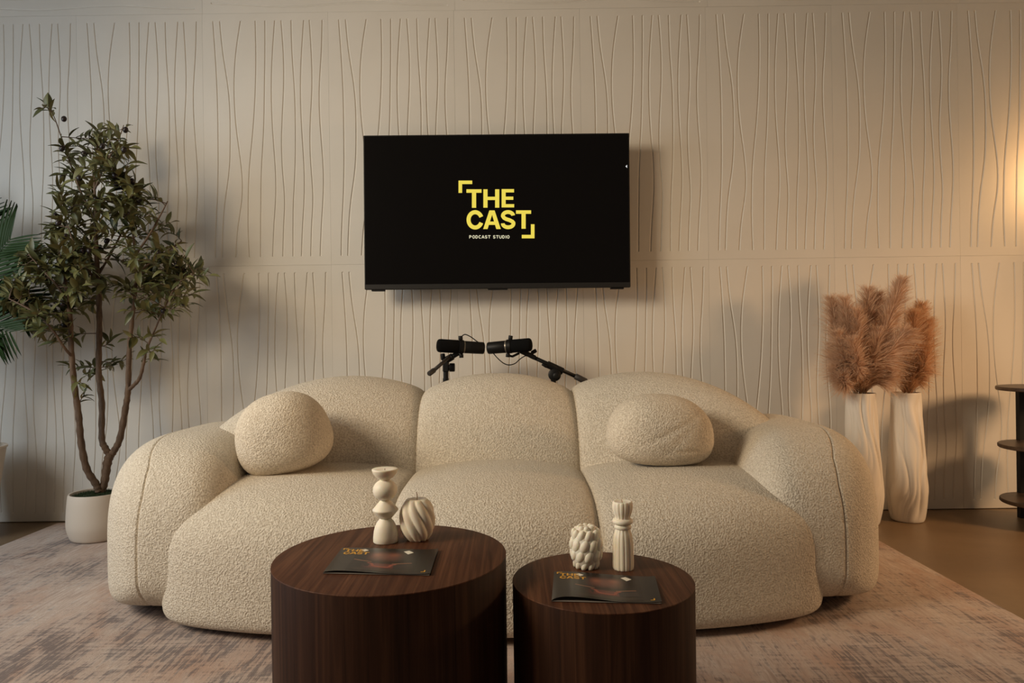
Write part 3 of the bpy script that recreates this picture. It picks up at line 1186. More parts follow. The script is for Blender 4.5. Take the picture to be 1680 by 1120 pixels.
    printed('printed_desk_front', [[(0.62, 0.32), (0.79, 0.36), (0.82, 0.20), (0.63, 0.16)]], fn, M_pr_grey, root)
    return root


magazine((530, 941), (706, 944.5), (719, 903.5), (561, 900.5), HB, 0.0038, 'black magazine with yellow lettering on the larger table')
magazine((905, 987), (1086, 991), (1074.5, 948.5), (909, 939.5), HS, 0.0075, 'black magazine with a gaping cover on the smaller table')


# ------------------------------------------------------------------ microphones on boom stands
def mic_stand(which):
    Y = 3.08
    lab = {'l': 'black studio microphone on a boom stand, left of the facing pair',
           'r': 'black studio microphone on a long angled boom, right of the facing pair'}[which]
    base_px = 731 if which == 'l' else 908
    Yp = 3.11
    pb_ = P(base_px, 630, Yp)
    root = empty('microphone_stand', (pb_.x, Yp, 0))
    tag(root, lab, 'microphone', 'facing microphones behind the sofa')
    k = Y / F
    if which == 'l':
        a, e = P(716.5, 566.5, Y - 0.03), P(794.5, 571.0, Y + 0.02)
        kx, ky0, ky1 = 755, 551.5, 586
        kx0, kx1 = 755.5, 757
    else:
        a, e = P(872.5, 565.0, Y - 0.03), P(800, 571.0, Y + 0.02)
        kx0, kx1 = 838, 833
        ky0, ky1 = 551, 585
    L = 0.455
    R0, R1 = 10.9 * k, 10.2 * k
    build('windscreen', axis_lathe(a, e, [(0, R0 * 0.55), (0.012, R0 * 0.80), (0.035, R0 * 0.95), (0.07, R0), (L - 0.01, R0), (L, R0 * 0.97)], 32), M_foam, root, sharp=60)
    build('collar', axis_lathe(a, e, [(L, R0 * 0.98), (L + 0.005, R0 * 1.06), (L + 0.095, R0 * 1.06), (L + 0.10, R0 * 0.98)], 32), M_black, root, sharp=50)
    build('body_ring', axis_lathe(a, e, [(L + 0.10, R1 * 0.9), (L + 0.102, R1 * 1.02), (L + 0.125, R1 * 1.02), (L + 0.127, R1 * 0.9)], 32), M_steel, root, sharp=50)
    build('microphone_body', axis_lathe(a, e, [(L + 0.12, R1 * 0.96), (L + 0.13, R1), (0.97, R1 * 0.97), (0.99, R1 * 0.90), (1.0, R1 * 0.7)], 32), M_black, root, sharp=50)
    # yoke with two side knobs
    t_, m_ = P(kx0, ky0, Y), P(kx1, ky1, Y)
    d_ = (t_ - m_).normalized()
    build('yoke', join(tube(catmull([t_ - d_ * 0.012, t_ - d_ * 0.02 + Vector((0, 0.033, 0)), (t_ + m_) / 2 + Vector((0, 0.042, 0)), m_ + d_ * 0.02 + Vector((0, 0.033, 0)), m_ + d_ * 0.012], 5), 0.006, 8)), M_blackmetal, root)
    build('knob', axis_lathe(t_ + d_ * 0.002, t_ - d_ * 0.016, [(0, 0.0085), (0.1, 0.0095), (0.9, 0.0095), (1, 0.0085)], 16), M_black, root, sharp=40)
    build('knob', axis_lathe(m_ - d_ * 0.002, m_ + d_ * 0.014, [(0, 0.0085), (0.1, 0.0095), (0.9, 0.0095), (1, 0.0085)], 16), M_black, root, sharp=40)
    if which == 'l':
        # adaptor, swivel, boom arm with grip, clutch, knob, pole
        q0, q1 = P(752, 579, Y + 0.01), P(733, 590, Y + 0.02)
        build('adaptor', tube([q0, q0.lerp(q1, 0.45), q0.lerp(q1, 0.5), q1], [0.011, 0.011, 0.0155, 0.0155], 12), M_blackmetal, root, sharp=40)
        build('swivel_knob', axis_lathe(P(726, 580, Y + 0.02), P(727.5, 590.5, Y + 0.025), [(0, 0.0085), (0.1, 0.0105), (0.9, 0.0105), (1, 0.0085)], 14), M_black, root, sharp=40)
        b0, b1 = P(738, 584.5, Yp - 0.02), P(711, 608, Yp - 0.12)
        build('boom_arm', tube([b0, b1], 0.0080, 12), M_grip, root)
        g0, g1 = P(712.5, 606.8, Yp - 0.115), P(703.5, 613.5, Yp - 0.15)
        build('boom_grip', tube([g0, g0.lerp(g1, 0.1), g0.lerp(g1, 0.9), g1], [0.009, 0.0112, 0.0112, 0.008], 14), M_grip, root, sharp=50)
        c0, c1_ = P(731.5, 591, Yp), P(731.5, 610, Yp)
        build('clutch', cbox(c0.x - 0.0135, c0.x + 0.0135, Yp - 0.014, Yp + 0.014, c1_.z, c0.z, 0.004), M_blackmetal, root, smooth=False)
        kn0, kn1 = P(735, 602.5, Yp), P(746.2, 602.5, Yp)
        build('clutch_knob', axis_lathe(kn0, kn1, [(0, 0.012), (0.2, 0.012), (0.25, 0.019), (0.92, 0.019), (1, 0.0165)], 20), M_black, root, sharp=40)
        p0 = P(731.5, 610, Yp)
        build('pole_collar', tube([p0, Vector((p0.x, Yp, p0.z - 0.03))], 0.0115, 14), M_black, root, sharp=50)
        build('pole', tube([Vector((p0.x, Yp, p0.z - 0.02)), Vector((p0.x, Yp, 0.09))], 0.008, 12), M_blackmetal, root)
        w0, w1 = P(736, 625, Yp), P(720.5, 631, Yp - 0.03)
        build('height_clamp', tube([P(731.5, 620.5, Yp), P(731.5, 632, Yp)], 0.0135, 14), M_black, root, sharp=50)
        build('clamp_lever', tube([w0, w0.lerp(w1, 0.5), w1], [0.007, 0.0075, 0.004], 10), M_black, root)
        cab = catmull([P(756, 554, Y - 0.005), P(760, 549.5, Y - 0.005), P(765, 548.8, Y), P(774, 553.5, Y + 0.005), P(782, 559.5, Y + 0.012), P(788, 563, Y + 0.018)], 6)
        build('cable', tube(cab, 0.0024, 8), M_black, root)
    else:
        q0, q1 = P(838, 584, Y + 0.01), P(866, 577, Y + 0.015)
        build('adaptor', tube([P(833, 583, Y + 0.02), P(841, 584.5, Y + 0.01), P(852, 579, Y + 0.01)], 0.0055, 10), M_blackmetal, root)
        b0, b1 = P(853, 576, Yp - 0.02), P(946, 618, Yp)
        build('boom_arm', tube([b0, b1], 0.0088, 12), M_blackmetal, root)
        build('boom_head', tube([P(855, 575, Yp - 0.025), P(878, 587, Yp - 0.02)], [0.012, 0.0105], 14), M_black, root, sharp=50)
        build('head_knob', axis_lathe(P(868.5, 581, Yp - 0.02), P(880, 574.3, Yp - 0.02), [(0, 0.004), (0.3, 0.004), (0.32, 0.0085), (0.9, 0.009), (1, 0.007)], 14), M_black, root, sharp=40)
        g0, g1 = P(943, 616.5, Yp), P(963, 626.5, Yp)
        build('boom_grip', tube([g0, g0.lerp(g1, 0.06), g0.lerp(g1, 0.9), g1], [0.010, 0.0140, 0.0140, 0.009], 14), M_grip, root, sharp=50)
        c0, c1_ = P(897, 597, Yp), P(924, 609.5, Yp)
        build('clutch', tube([c0, c0.lerp(c1_, 0.03), c0.lerp(c1_, 0.97), c1_], [0.012, 0.0165, 0.0165, 0.012], 14), M_black, root, sharp=50)
        kd = P(909.5, 614.5, Yp)
        build('clutch_disc', axis_lathe(kd + Vector((0, -0.03, 0)), kd + Vector((0, 0.012, 0)), [(0, 0.024), (0.06, 0.0275), (0.9, 0.0275), (1, 0.024)], 28), M_black, root, sharp=40)
        kd2 = P(912.5, 616, Yp - 0.03)
        build('clutch_knob', axis_lathe(kd2 + Vector((0, -0.016, 0)), kd2, [(0, 0.012), (0.1, 0.014), (1, 0.014)], 18), M_blackmetal, root, sharp=40)
        build('side_screw', axis_lathe(P(889.5, 596.5, Yp - 0.012), P(897.5, 601.5, Yp - 0.012), [(0, 0.006), (0.1, 0.0075), (0.9, 0.0075), (1, 0.006)], 12), M_black, root, sharp=40)
        p0 = P(908, 622, Yp)
        build('pole_collar', tube([p0, Vector((p0.x, Yp, p0.z - 0.03))], 0.0115, 14), M_black, root, sharp=50)
        build('pole', tube([Vector((p0.x, Yp, p0.z - 0.01)), Vector((p0.x, Yp, 0.09))], 0.008, 12), M_blackmetal, root)
        cab = catmull([P(809, 579, Y), P(817, 588, Y - 0.01), P(826, 595.5, Y - 0.015), P(835, 598.5, Y - 0.015), P(845, 596, Y - 0.01), P(853, 589, Y - 0.005), P(861, 584, Y), P(868, 583, Y + 0.005)], 6)
        build('cable', tube(cab, 0.0024, 8), M_black, root)
    # tripod foot on the floor behind the sofa
    px_ = P(731.5 if which == 'l' else 908, 620, Yp).x
    build('tripod_hub', tube([(px_, Yp, 0.085), (px_, Yp, 0.13)], 0.016, 14), M_black, root, sharp=50)
    for j in range(3):
        an = math.radians(90 + 120 * j + (15 if which == 'l' else -15))
        ex = Vector((px_ + math.cos(an) * 0.145, Yp + math.sin(an) * 0.145, 0.0085 + 0.0075))
        build('leg', tube([Vector((px_, Yp, 0.115)), ex], 0.0065, 10), M_blackmetal, root)
    return root


mic_stand('l')
mic_stand('r')

# ------------------------------------------------------------------ olive tree
rng = random.Random(11)


def leaf_mesh(name, mats, droop=0.16, wid=0.155, fold=0.05):
    V, Fc, mi = [], [], []
    ns = 5
    for lay in (0, 1):
        for i in range(ns + 1):
            t = i / ns
            w = wid * math.sin(math.pi * min(1, (t * 0.94 + 0.03)) ** 0.85)
            zc = 0.05 * math.sin(t * 2.2) - droop * t * t - 0.012 * lay
            for s_ in (-1, 0, 1):
                V.append((t, s_ * w, zc + (fold * w / wid if s_ else 0)))
    m = (ns + 1) * 3
    for i in range(ns):
        for k in (0, 1):
            a = i * 3 + k
            Fc.append((a, a + 3, a + 4, a + 1)); mi.append(0)
            Fc.append((m + a + 1, m + a + 4, m + a + 3, m + a)); mi.append(1)
    return V, Fc, mi


def frame(d, up):
    x = d.normalized()
    z = (up - x * up.dot(x))
    if z.length < 1e-4: z = Vector((0, 1, 0)) - x * x.y
    z.normalize()
    y = z.cross(x)
    return Matrix(((x.x, y.x, z.x), (x.y, y.y, z.y), (x.z, y.z, z.z)))


TYc = 3.03
tb = P(160, 800, TYc)
tree = empty('potted_olive_tree', (tb.x, TYc, 0))
tag(tree, 'potted olive tree with slim brown trunks beside the left sofa arm', 'tree')
pz_top = 0.205
pot = [(0.085, 0.0072), (0.095, 0.009), (0.105, 0.02), (0.1165, 0.06), (0.1175, 0.10), (0.113, 0.17), (0.1085, pz_top - 0.003), (0.1065, pz_top), (0.1025, pz_top), (0.1005, pz_top - 0.004), (0.099, pz_top - 0.03)]
pot = [(r, z) for r, z in pot]
pot_c = (P(160, 850, TYc).x, TYc, 0)
build('pot', lathe(cand_profile(pot, 4), 64, pot_c, cap_top=False), M_pot, tree, sharp=70)
mv, mf = [], []
for i in range(9):
    r = 0.1005 * i / 8
    for k in range(40):
        th = 2 * math.pi * k / 40
        mv.append((pot_c[0] + r * math.cos(th), pot_c[1] + r * math.sin(th), pz_top - 0.016 + 0.012 * (1 - (i / 8) ** 2) + rng.uniform(-0.003, 0.003)))
for i in range(8):
    for k in range(40):
        a, b_ = i * 40 + k, i * 40 + (k + 1) % 40
        mf.append((a, a + 40, b_ + 40, b_))
build('moss', (mv, mf), M_moss, tree)
# fine moss blades
mv, mf = [], []
for _ in range(1500):
    r, th = 0.097 * math.sqrt(rng.random()), rng.uniform(0, 6.283)
    p = Vector((pot_c[0] + r * math.cos(th), pot_c[1] + r * math.sin(th), pz_top - 0.016 + 0.012 * (1 - (r / 0.1) ** 2)))
    d = Vector((rng.uniform(-1, 1), rng.uniform(-1, 1), rng.uniform(0.4, 1.2))).normalized() * rng.uniform(0.008, 0.016)
    w = Vector((rng.uniform(-1, 1), rng.uniform(-1, 1), 0)).normalized() * 0.0011
    n = len(mv)
    mv += [p - w, p + w, p + d]
    mf.append((n, n + 1, n + 2))
tag(build('moss_blades', (mv, mf), M_moss, tree), kind='stuff')

skeleton = []            # (point, radius) samples for attaching twigs


def branch(pix, radii, name='branch', keep=True, m=7):
    pts = catmull([P(x, y, Y) for x, y, Y in pix], m)
    rr = interp_list(radii, len(pts))
    # slight knots
    rr = [r * (1 + 0.10 * math.sin(i * 1.9) * (r > 0.006)) for i, r in enumerate(rr)]
    build(name, tube(pts, rr, 12 if radii[0] > 0.007 else 8), M_bark, tree)
    if keep:
        skeleton.extend([(p, r) for p, r in list(zip(pts, rr))[len(pts) // 3:]])
    return pts


branch([(163, 806, 3.03), (157, 793, 3.02), (142, 768, 3.0), (133, 725, 2.98), (129, 680, 2.97), (122, 631, 2.96), (117, 575, 2.95), (115, 520, 2.94), (108, 470, 2.93), (100, 430, 2.92)],
       [0.0155, 0.0145, 0.0135, 0.012, 0.011, 0.009, 0.006], 'trunk')
branch([(166, 808, 3.04), (172, 788, 3.04), (176, 760, 3.05), (181, 744, 3.06)], [0.0165, 0.0155, 0.0175, 0.018], 'trunk', False)
branch([(181, 748, 3.06), (173, 735, 3.06), (167, 718, 3.07), (167, 661, 3.08), (162, 612, 3.07), (163, 537, 3.06), (162, 480, 3.06), (158, 414, 3.05), (157, 348, 3.04), (155, 295, 3.03), (158, 250, 3.03)],
       [0.014, 0.0135, 0.0125, 0.0125, 0.012, 0.0115, 0.011, 0.009, 0.006, 0.004, 0.002], 'trunk')
branch([(181, 748, 3.06), (188, 738, 3.06), (197, 718, 3.05), (206, 669, 3.04), (210, 639, 3.03), (212, 575, 3.02), (217, 522, 3.02), (223, 463, 3.0), (221, 414, 2.99), (215, 360, 2.98), (212, 318, 2.98)],
       [0.015, 0.014, 0.0135, 0.013, 0.012, 0.011, 0.0095, 0.008, 0.006, 0.0045, 0.003, 0.002], 'trunk')
branch([(210, 640, 3.03), (217, 634, 3.02), (229, 620, 3.0), (236, 594, 2.98), (240, 575, 2.97), (252, 545, 2.96), (270, 505, 2.95), (290, 468, 2.94), (318, 448, 2.93)],
       [0.009, 0.008, 0.007, 0.005, 0.004, 0.003, 0.002], 'branch')
branch([(118, 585, 2.95), (104, 568, 2.9), (85, 540, 2.87), (60, 515, 2.85), (35, 500, 2.84), (15, 490, 2.84)], [0.006, 0.005, 0.004, 0.002], 'branch')
branch([(113, 500, 2.94), (95, 470, 2.9), (72, 445, 2.88), (48, 418, 2.87)], [0.006, 0.005, 0.003, 0.002], 'branch')
branch([(157, 360, 3.05), (135, 320, 3.06), (118, 275, 3.07), (104, 235, 3.08), (92, 200, 3.08), (86, 185, 3.08)], [0.0045, 0.0035, 0.0025, 0.0015], 'branch')
branch([(156, 310, 3.03), (170, 275, 3.0), (186, 245, 2.98), (197, 222, 2.98), (203, 205, 2.98)], [0.004, 0.003, 0.0015], 'branch')
branch([(221, 420, 2.99), (245, 385, 2.95), (262, 355, 2.92), (275, 330, 2.92)], [0.005, 0.004, 0.002], 'branch')
branch([(162, 450, 3.06), (185, 410, 3.1), (205, 370, 3.14), (222, 330, 3.16)], [0.005, 0.004, 0.002], 'branch')
branch([(223, 450, 3.0), (255, 425, 3.05), (285, 405, 3.1), (298, 395, 3.12)], [0.005, 0.004, 0.002], 'branch')
branch([(162, 470, 3.06), (138, 430, 3.0), (118, 390, 2.95), (105, 350, 2.94)], [0.005, 0.004, 0.002], 'branch')

# twigs: tips inside the crown's outline; leaves in pairs along each
ENV = [(196, 138, 214), (215, 125, 222), (235, 118, 216), (265, 104, 214), (300, 98, 240), (330, 100, 258), (360, 96, 274), (400, 62, 278), (425, 40, 292), (450, 25, 318), (475, 10, 322), (500, 5, 312), (525, 18, 285), (548, 50, 262), (575, 80, 250)]
ey = [e[0] for e in ENV]
twigs = []
fixed = [(70, 178), (86, 182), (104, 240), (207, 208), (185, 225), (152, 226), (140, 255), (214, 298), (250, 325), (280, 365), (330, 440), (343, 452), (322, 480), (312, 497), (262, 556), (255, 575), (252, 590),
         (18, 470), (8, 505), (30, 430), (55, 408), (45, 455), (88, 350), (92, 312), (105, 290), (80, 405), (70, 520), (300, 415), (285, 510), (292, 470), (40, 520), (12, 488), (60, 545), (200, 480), (205, 590), (140, 650), (135, 630), (185, 600), (150, 610), (110, 600), (84, 560)]
tips = list(fixed)
while len(tips) < 280:
    y = rng.triangular(200, 560, 430)
    if len(tips) > 225:
        y = rng.uniform(395, 545)
    a, b_ = np.interp(y, ey, [e[1] for e in ENV]), np.interp(y, ey, [e[2] for e in ENV])
    x = rng.uniform(a, b_ if len(tips) <= 225 else min(b_, 150))
    if 178 < x < 206 and 440 < y < 560 and rng.random() < 0.75:
        continue
    if y > 470 and 125 < x < 200 and rng.random() < 0.65:
        continue
    tips.append((x, y))
leaf_specs = []
olives = []
twv, twf = [], []
for i, (x, y) in enumerate(tips):
    Yd = TYc + (rng.uniform(-0.22, 0.20) if i <= 225 else rng.uniform(-0.24, -0.05))
    tip = P(x, y, Yd)
    best, bd = None, 1e9
    for p, r in skeleton:
        d = (p - tip)
        dist = d.length + (0.35 if p.z > tip.z + 0.01 else 0) + max(0, 0.05 - d.length) * 3
        if dist < bd:
            bd, best = dist, p
    start = best
    ln = (tip - start).length
    if ln > 0.30:
        start = tip + (start - tip) * (0.30 / ln) if i >= len(fixed) else start
    mid = start.lerp(tip, 0.5) + Vector((rng.uniform(-.015, .015), rng.uniform(-.015, .015), 0.02 * rng.uniform(-0.6, 1)))
    pts = catmull([start, mid, tip], 6)
    build('twig', tube(pts, interp_list([0.0022, 0.0016, 0.0008], len(pts)), 5), M_bark, tree)
    L = sum((pts[k + 1] - pts[k]).length for k in range(len(pts) - 1))
    npair = max(3, min(9, int(L / 0.024)))
    ang = rng.uniform(0, 3.14)
    for k in range(npair + 1):
        t = 0.18 + 0.82 * k / npair
        j = min(int(t * (len(pts) - 1)), len(pts) - 2)
        p = pts[j].lerp(pts[j + 1], t * (len(pts) - 1) - j)
        tan = (pts[j + 1] - pts[j]).normalized()
        ang += 1.2 + rng.uniform(-0.4, 0.4)
        sd = tan.cross(Vector((0.3, 0.9, 0.2))).normalized()
        for s_ in ((-1, 1) if k < npair else (0,)):
            if s_ and rng.random() < 0.12:
                continue
            side = Quaternion(tan, ang) @ sd * s_
            d = (tan * rng.uniform(0.5, 1.0) + side * rng.uniform(0.7, 1.1) + Vector((0, 0, rng.uniform(-0.15, 0.35)))) if s_ else tan + Vector((rng.uniform(-.3, .3), rng.uniform(-.3, .3), 0.1))
            up = Vector((rng.uniform(-0.6, 0.6), rng.uniform(-1.0, 0.3), 1))
            ll = rng.uniform(0.044, 0.074) * (0.85 if k == npair else 1)
            if (p + d.normalized() * ll).y > DW - 0.02:
                continue
            leaf_specs.append((p, frame(d, up), ll, rng.random()))
    if rng.random() < 0.14:
        olives.append(pts[-3] + Vector((0, -0.012, -0.008)))
olives += [P(105, 195, 3.05), P(206, 213, 2.96), P(217, 297, 2.96), P(168, 240, 3.0), P(130, 292, 3.0), P(268, 510, 2.93), P(290, 435, 2.93)]
lmA = leaf_mesh('leaf', None)
lmB = leaf_mesh('leaf', None, 0.30, 0.19, 0.07)
leafA = mesh_data('leaf', lmA[0], lmA[1], [M_leaf_top, M_leaf_bot], True, lmA[2])
leafB = mesh_data('leaf', lmB[0], lmB[1], [M_leaf_top2, M_leaf_bot2], True, lmB[2])
leaf_specs.sort(key=lambda s_: s_[0].y - s_[2])
to = ORG[tree.name]
for p, fr, ll, rv in leaf_specs[:300]:
    o = bpy.data.objects.new('leaf', leafA if rv < 0.6 else leafB)
    link(o, tree)
    o.matrix_local = Matrix.Translation(p - to) @ (fr.to_4x4() @ Matrix.Diagonal((ll, ll, ll, 1)))
SV, SF, SM = [], [], []
for p, fr, ll, rv in leaf_specs[300:]:
    lv, lf, lmi = lmA if rv < 0.6 else lmB
    n = len(SV)
    SV += [p + fr @ (Vector(v_) * ll) for v_ in lv]
    SF += [tuple(i_ + n for i_ in q_) for q_ in lf]
    SM += [m_ + (0 if rv < 0.6 else 2) for m_ in lmi]
if SV:
    tag(build('leaves', (SV, SF), [M_leaf_top, M_leaf_bot, M_leaf_top2, M_leaf_bot2], tree, mat_idx=SM), kind='stuff')
ov, of = ball_mesh(Vector((0, 0, 0)), (Vector((1, 0, 0)), Vector((0, 1, 0)), Vector((0, 0, 1))), (0.011, 0.011, 0.0135), 8)
ome = mesh_data('olive', ov, of, M_olive)
for p in olives:
    o = bpy.data.objects.new('olive', ome)
    link(o, tree)
    o.location = p - to
    o.rotation_euler = (rng.uniform(-.5, .5), rng.uniform(-.8, .8), 0)

# ------------------------------------------------------------------ potted palm, half out of frame
rng = random.Random(5)
PYc = 3.06
prim = P(-1, 733, PYc)
pcx = prim.x - 0.165
palm = empty('potted_palm', (pcx, PYc, 0))
tag(palm, 'palm with long feathered fronds in a tapered planter at the left edge', 'plant')
zr = prim.z
build('planter', lathe([(0.098, 0.0), (0.105, 0.004), (0.160, zr - 0.012), (0.165, zr - 0.008), (0.165, zr), (0.152, zr), (0.150, zr - 0.03)], 56, (pcx, PYc, 0), cap_top=False), M_planter, palm, sharp=50)
build('soil', lathe([(0.150, zr - 0.035), (0.151, zr - 0.03), (0.09, zr - 0.022), (0.002, zr - 0.018)], 40, (pcx, PYc, 0)), M_soil, palm)


def leaflet_mesh():
    V, Fc = [], []
    ns = 5
    for lay in (0, 1):
        for i in range(ns + 1):
            t = i / ns
            w = 0.036 * (math.sin(math.pi * (0.12 + 0.88 * t)) ** 0.7 if t < 1 else 0.03)
            for s_ in (-1, 0, 1):
                V.append((t, s_ * w, -0.10 * t * t + (0.018 if s_ else 0) - 0.006 * lay))
    m = (ns + 1) * 3
    for i in range(ns):
        for k in (0, 1):
            a = i * 3 + k
            Fc.append((a, a + 3, a + 4, a + 1))
            Fc.append((m + a + 1, m + a + 4, m + a + 3, m + a))
    return mesh_data('leaflet', V, Fc, M_palm)


lfm = leaflet_mesh()
po = ORG[palm.name]
base_p = Vector((pcx, PYc, zr - 0.02))
count = 0


def frond(ctrl, lmax, n=20, facing=(0, -1, 0.35), sw=0.75):
    global count
    pts = catmull([base_p + Vector((rng.uniform(-.03, .03), rng.uniform(-.03, .03), 0))] + [Vector(c_) for c_ in ctrl], 10)
    fo = build('frond', tube(pts, interp_list([0.006, 0.004, 0.0025, 0.001], len(pts)), 7), M_palmstem, palm)
    up = Vector(facing).normalized()
    for k in range(n):
        t = 0.30 + 0.69 * k / (n - 1)
        j = min(int(t * (len(pts) - 1)), len(pts) - 2)
        p = pts[j].lerp(pts[j + 1], t * (len(pts) - 1) - j)
        tan = (pts[j + 1] - pts[j]).normalized()
        side = tan.cross(up).normalized()
        ll = lmax * (0.45 + 0.65 * math.sin(math.pi * min(1, (t - 0.2) / 0.95)) ** 0.8) * (1 - 0.25 * max(0, t - 0.8) / 0.2)
        for s_ in (-1, 1):
            d = tan * (0.55 + 0.5 * t) + side * s_ * sw + Vector((0, 0, -0.10)) + up * 0.10
            e = p + d.normalized() * ll
            if e.y > DW - 0.02 or count >= 298:
                continue
            count += 1
            o = bpy.data.objects.new('leaflet', lfm)
            link(o, fo)
            o.matrix_local = Matrix.Translation(p - po) @ (frame(d, up).to_4x4() @ Matrix.Diagonal((ll, ll * 0.85, ll, 1)))


frond([P(-55, 600, 3.07), P(-42, 500, 3.05), P(-12, 430, 3.03), P(18, 392, 3.02)], 0.24, 22)
frond([P(-62, 620, 3.03), P(-58, 560, 3.00), P(-30, 535, 2.97), P(18, 545, 2.94)], 0.23, 22, (0.1, -0.9, 0.5), 0.7)
frond([P(-55, 620, 3.07), P(-45, 540, 3.08), P(-5, 485, 3.10), P(48, 500, 3.12)], 0.24, 22, (0.2, -0.8, 0.5))
frond([P(-70, 600, 3.12), P(-72, 480, 3.15), P(-60, 400, 3.17), P(-42, 350, 3.17)], 0.24, 16)
frond([P(-80, 600, 3.07), P(-110, 500, 3.02), P(-170, 440, 2.97), P(-230, 450, 2.95)], 0.24, 16)
frond([P(-85, 610, 3.12), P(-120, 540, 3.17), P(-190, 510, 3.22), P(-250, 540, 3.22)], 0.22, 14)

# ------------------------------------------------------------------ vases with pampas grass
def vase(cx_px, yb, Yc, height, seed, label, hide=0.0):
    c = Vector((P(cx_px, 750, Yc).x, Yc, 0.0))
    pr = [(0.058, 0.0), (0.066, 0.004), (0.072, 0.03), (0.0815, 0.11), (0.0825, 0.16), (0.077, 0.25), (0.070, 0.35), (0.064, 0.45), (0.061, 0.53), (0.060, height - 0.004), (0.0585, height), (0.0545, height), (0.053, height - 0.005), (0.052, height - 0.06)]
    prof = cand_profile(pr, 6)
    rg = random.Random(seed)
    ph = [rg.uniform(0, 6.28) for _ in range(6)]

    def wav(th, z, r):
        if z > height - 0.012 and r < 0.0575:
            return (r, th)
        k = min(1, z / 0.06) * min(1, max(0, (height + 0.02 - z) / 0.08))
        w = th + 0.22 * math.sin(9.5 * z + ph[0] + 1.3 * math.sin(2 * th + ph[1])) + 0.10 * math.sin(23 * z + ph[2] + 3 * th)
        a = abs(math.sin(3.5 * w + ph[3])) ** 0.6
        b_ = abs(math.sin(5.5 * w + ph[4] + 0.8 * math.sin(14 * z + ph[5]))) ** 0.7
        return (r * (1 + k * (0.11 * (a - 0.7) + 0.075 * (b_ - 0.6))), th)

    o = build('vase', lathe(prof, 160, c, wav, cap_top=False), M_vase)
    tag(o, label, 'vase', 'white rippled vases holding pampas grass')
    return c


HV = 0.578
va = vase(1414, 862, 3.125, HV, 3, 'white rippled ceramic vase half hidden by the right sofa arm')
vb = vase(1487.5, 858, 3.165, HV - 0.003, 8, 'white rippled ceramic vase standing nearer the tiered side table')


def plume(c, tip, mid_off, plen, width, mat, label, seed, n=1500, droop=0.5, side=None):
    rg = random.Random(seed)
    foot = c + Vector((rg.uniform(-.02, .02), rg.uniform(-.02, .02), 0.20))
    mouth = Vector((c.x + (tip.x - c.x) * 0.12 + rg.uniform(-.012, .012), c.y + rg.uniform(-.02, .02), HV + 0.01))
    mouth.x = min(max(mouth.x, c.x - 0.038), c.x + 0.038)
    m = mouth.lerp(tip, 0.55) + Vector(mid_off)
    pts = catmull([foot, mouth, m, tip], 12)
    root = empty('pampas_plume', foot)
    tag(root, label[0], 'dried plume', label[1])
    build('stalk', tube(pts, interp_list([0.0022, 0.0018, 0.0008], len(pts)), 6), M_stalk, root)
    seg = [(pts[k + 1] - pts[k]).length for k in range(len(pts) - 1)]
    cum = [0]
    for s_ in seg: cum.append(cum[-1] + s_)
    tot = cum[-1]
    plen = max(plen, tot - cum[12] + 0.01)
    n = int(n * (0.55 + plen / 0.42))
    V, Fc = [], []
    for _ in range(n):
        a = rg.random() ** 0.9
        ss = tot - plen * (1 - a)
        j = max(0, min(len(seg) - 1, int(np.searchsorted(cum, ss)) - 1))
        t = (ss - cum[j]) / seg[j]
        p = pts[j].lerp(pts[j + 1], t)
        if p.z < HV - 0.015:
            continue
        tan = (pts[j + 1] - pts[j]).normalized()
        th = rg.uniform(0, 6.283)
        nn = tan.orthogonal().normalized()
        bn = tan.cross(nn)
        rad = nn * math.cos(th) + bn * math.sin(th)
        prof = math.sin(math.pi * min(1, 0.22 + 0.78 * a) ** 1.15) ** 0.7
        ln = width * (0.55 + 0.75 * prof) * rg.uniform(0.6, 1.15)
        d = (tan * rg.uniform(0.9, 1.5) + rad * rg.uniform(0.35, 1.0)).normalized()
        bend = rad * rg.uniform(0.0, 0.5) + Vector((rg.uniform(-.25, .25), rg.uniform(-.25, .25), -droop * rg.uniform(0.2, 1.0)))
        if side is not None:
            bend = bend + Vector(side) * rg.uniform(0.2, 1.0)
        w = d.cross(Vector((rg.uniform(-1, 1), rg.uniform(-1, 1), rg.uniform(-1, 1)))).normalized() * rg.uniform(0.0006, 0.0013)
        n0 = len(V)
        k_ = 4
        for i in range(k_):
            u = i / (k_ - 1)
            q = p + d * (ln * u) + bend * (ln * 0.5 * u * u)
            if q.y > DW - 0.006: q.y = DW - 0.006
            ww = w * (1 - 0.75 * u)
            V += [q - ww, q + ww]
        for i in range(k_ - 1):
            b_ = n0 + 2 * i
            Fc.append((b_, b_ + 1, b_ + 3, b_ + 2))
        # tiny side hairs near the end give the feathery edge
        for h_ in range(3):
            u = rg.uniform(0.35, 1.0)
            q = p + d * (ln * u) + bend * (ln * 0.5 * u * u)
            e = q + (d + Vector((rg.uniform(-1, 1), rg.uniform(-1, 1), rg.uniform(-1, 1)))).normalized() * rg.uniform(0.006, 0.014)
            if e.y > DW - 0.006: e.y = DW - 0.006
            wv = w.normalized() * 0.00045
            n0 = len(V)
            V += [q - wv, q + wv, e]
            Fc.append((n0, n0 + 1, n0 + 2))
    tag(build('feather', (V, Fc), mat, root), kind='stuff')
    return root


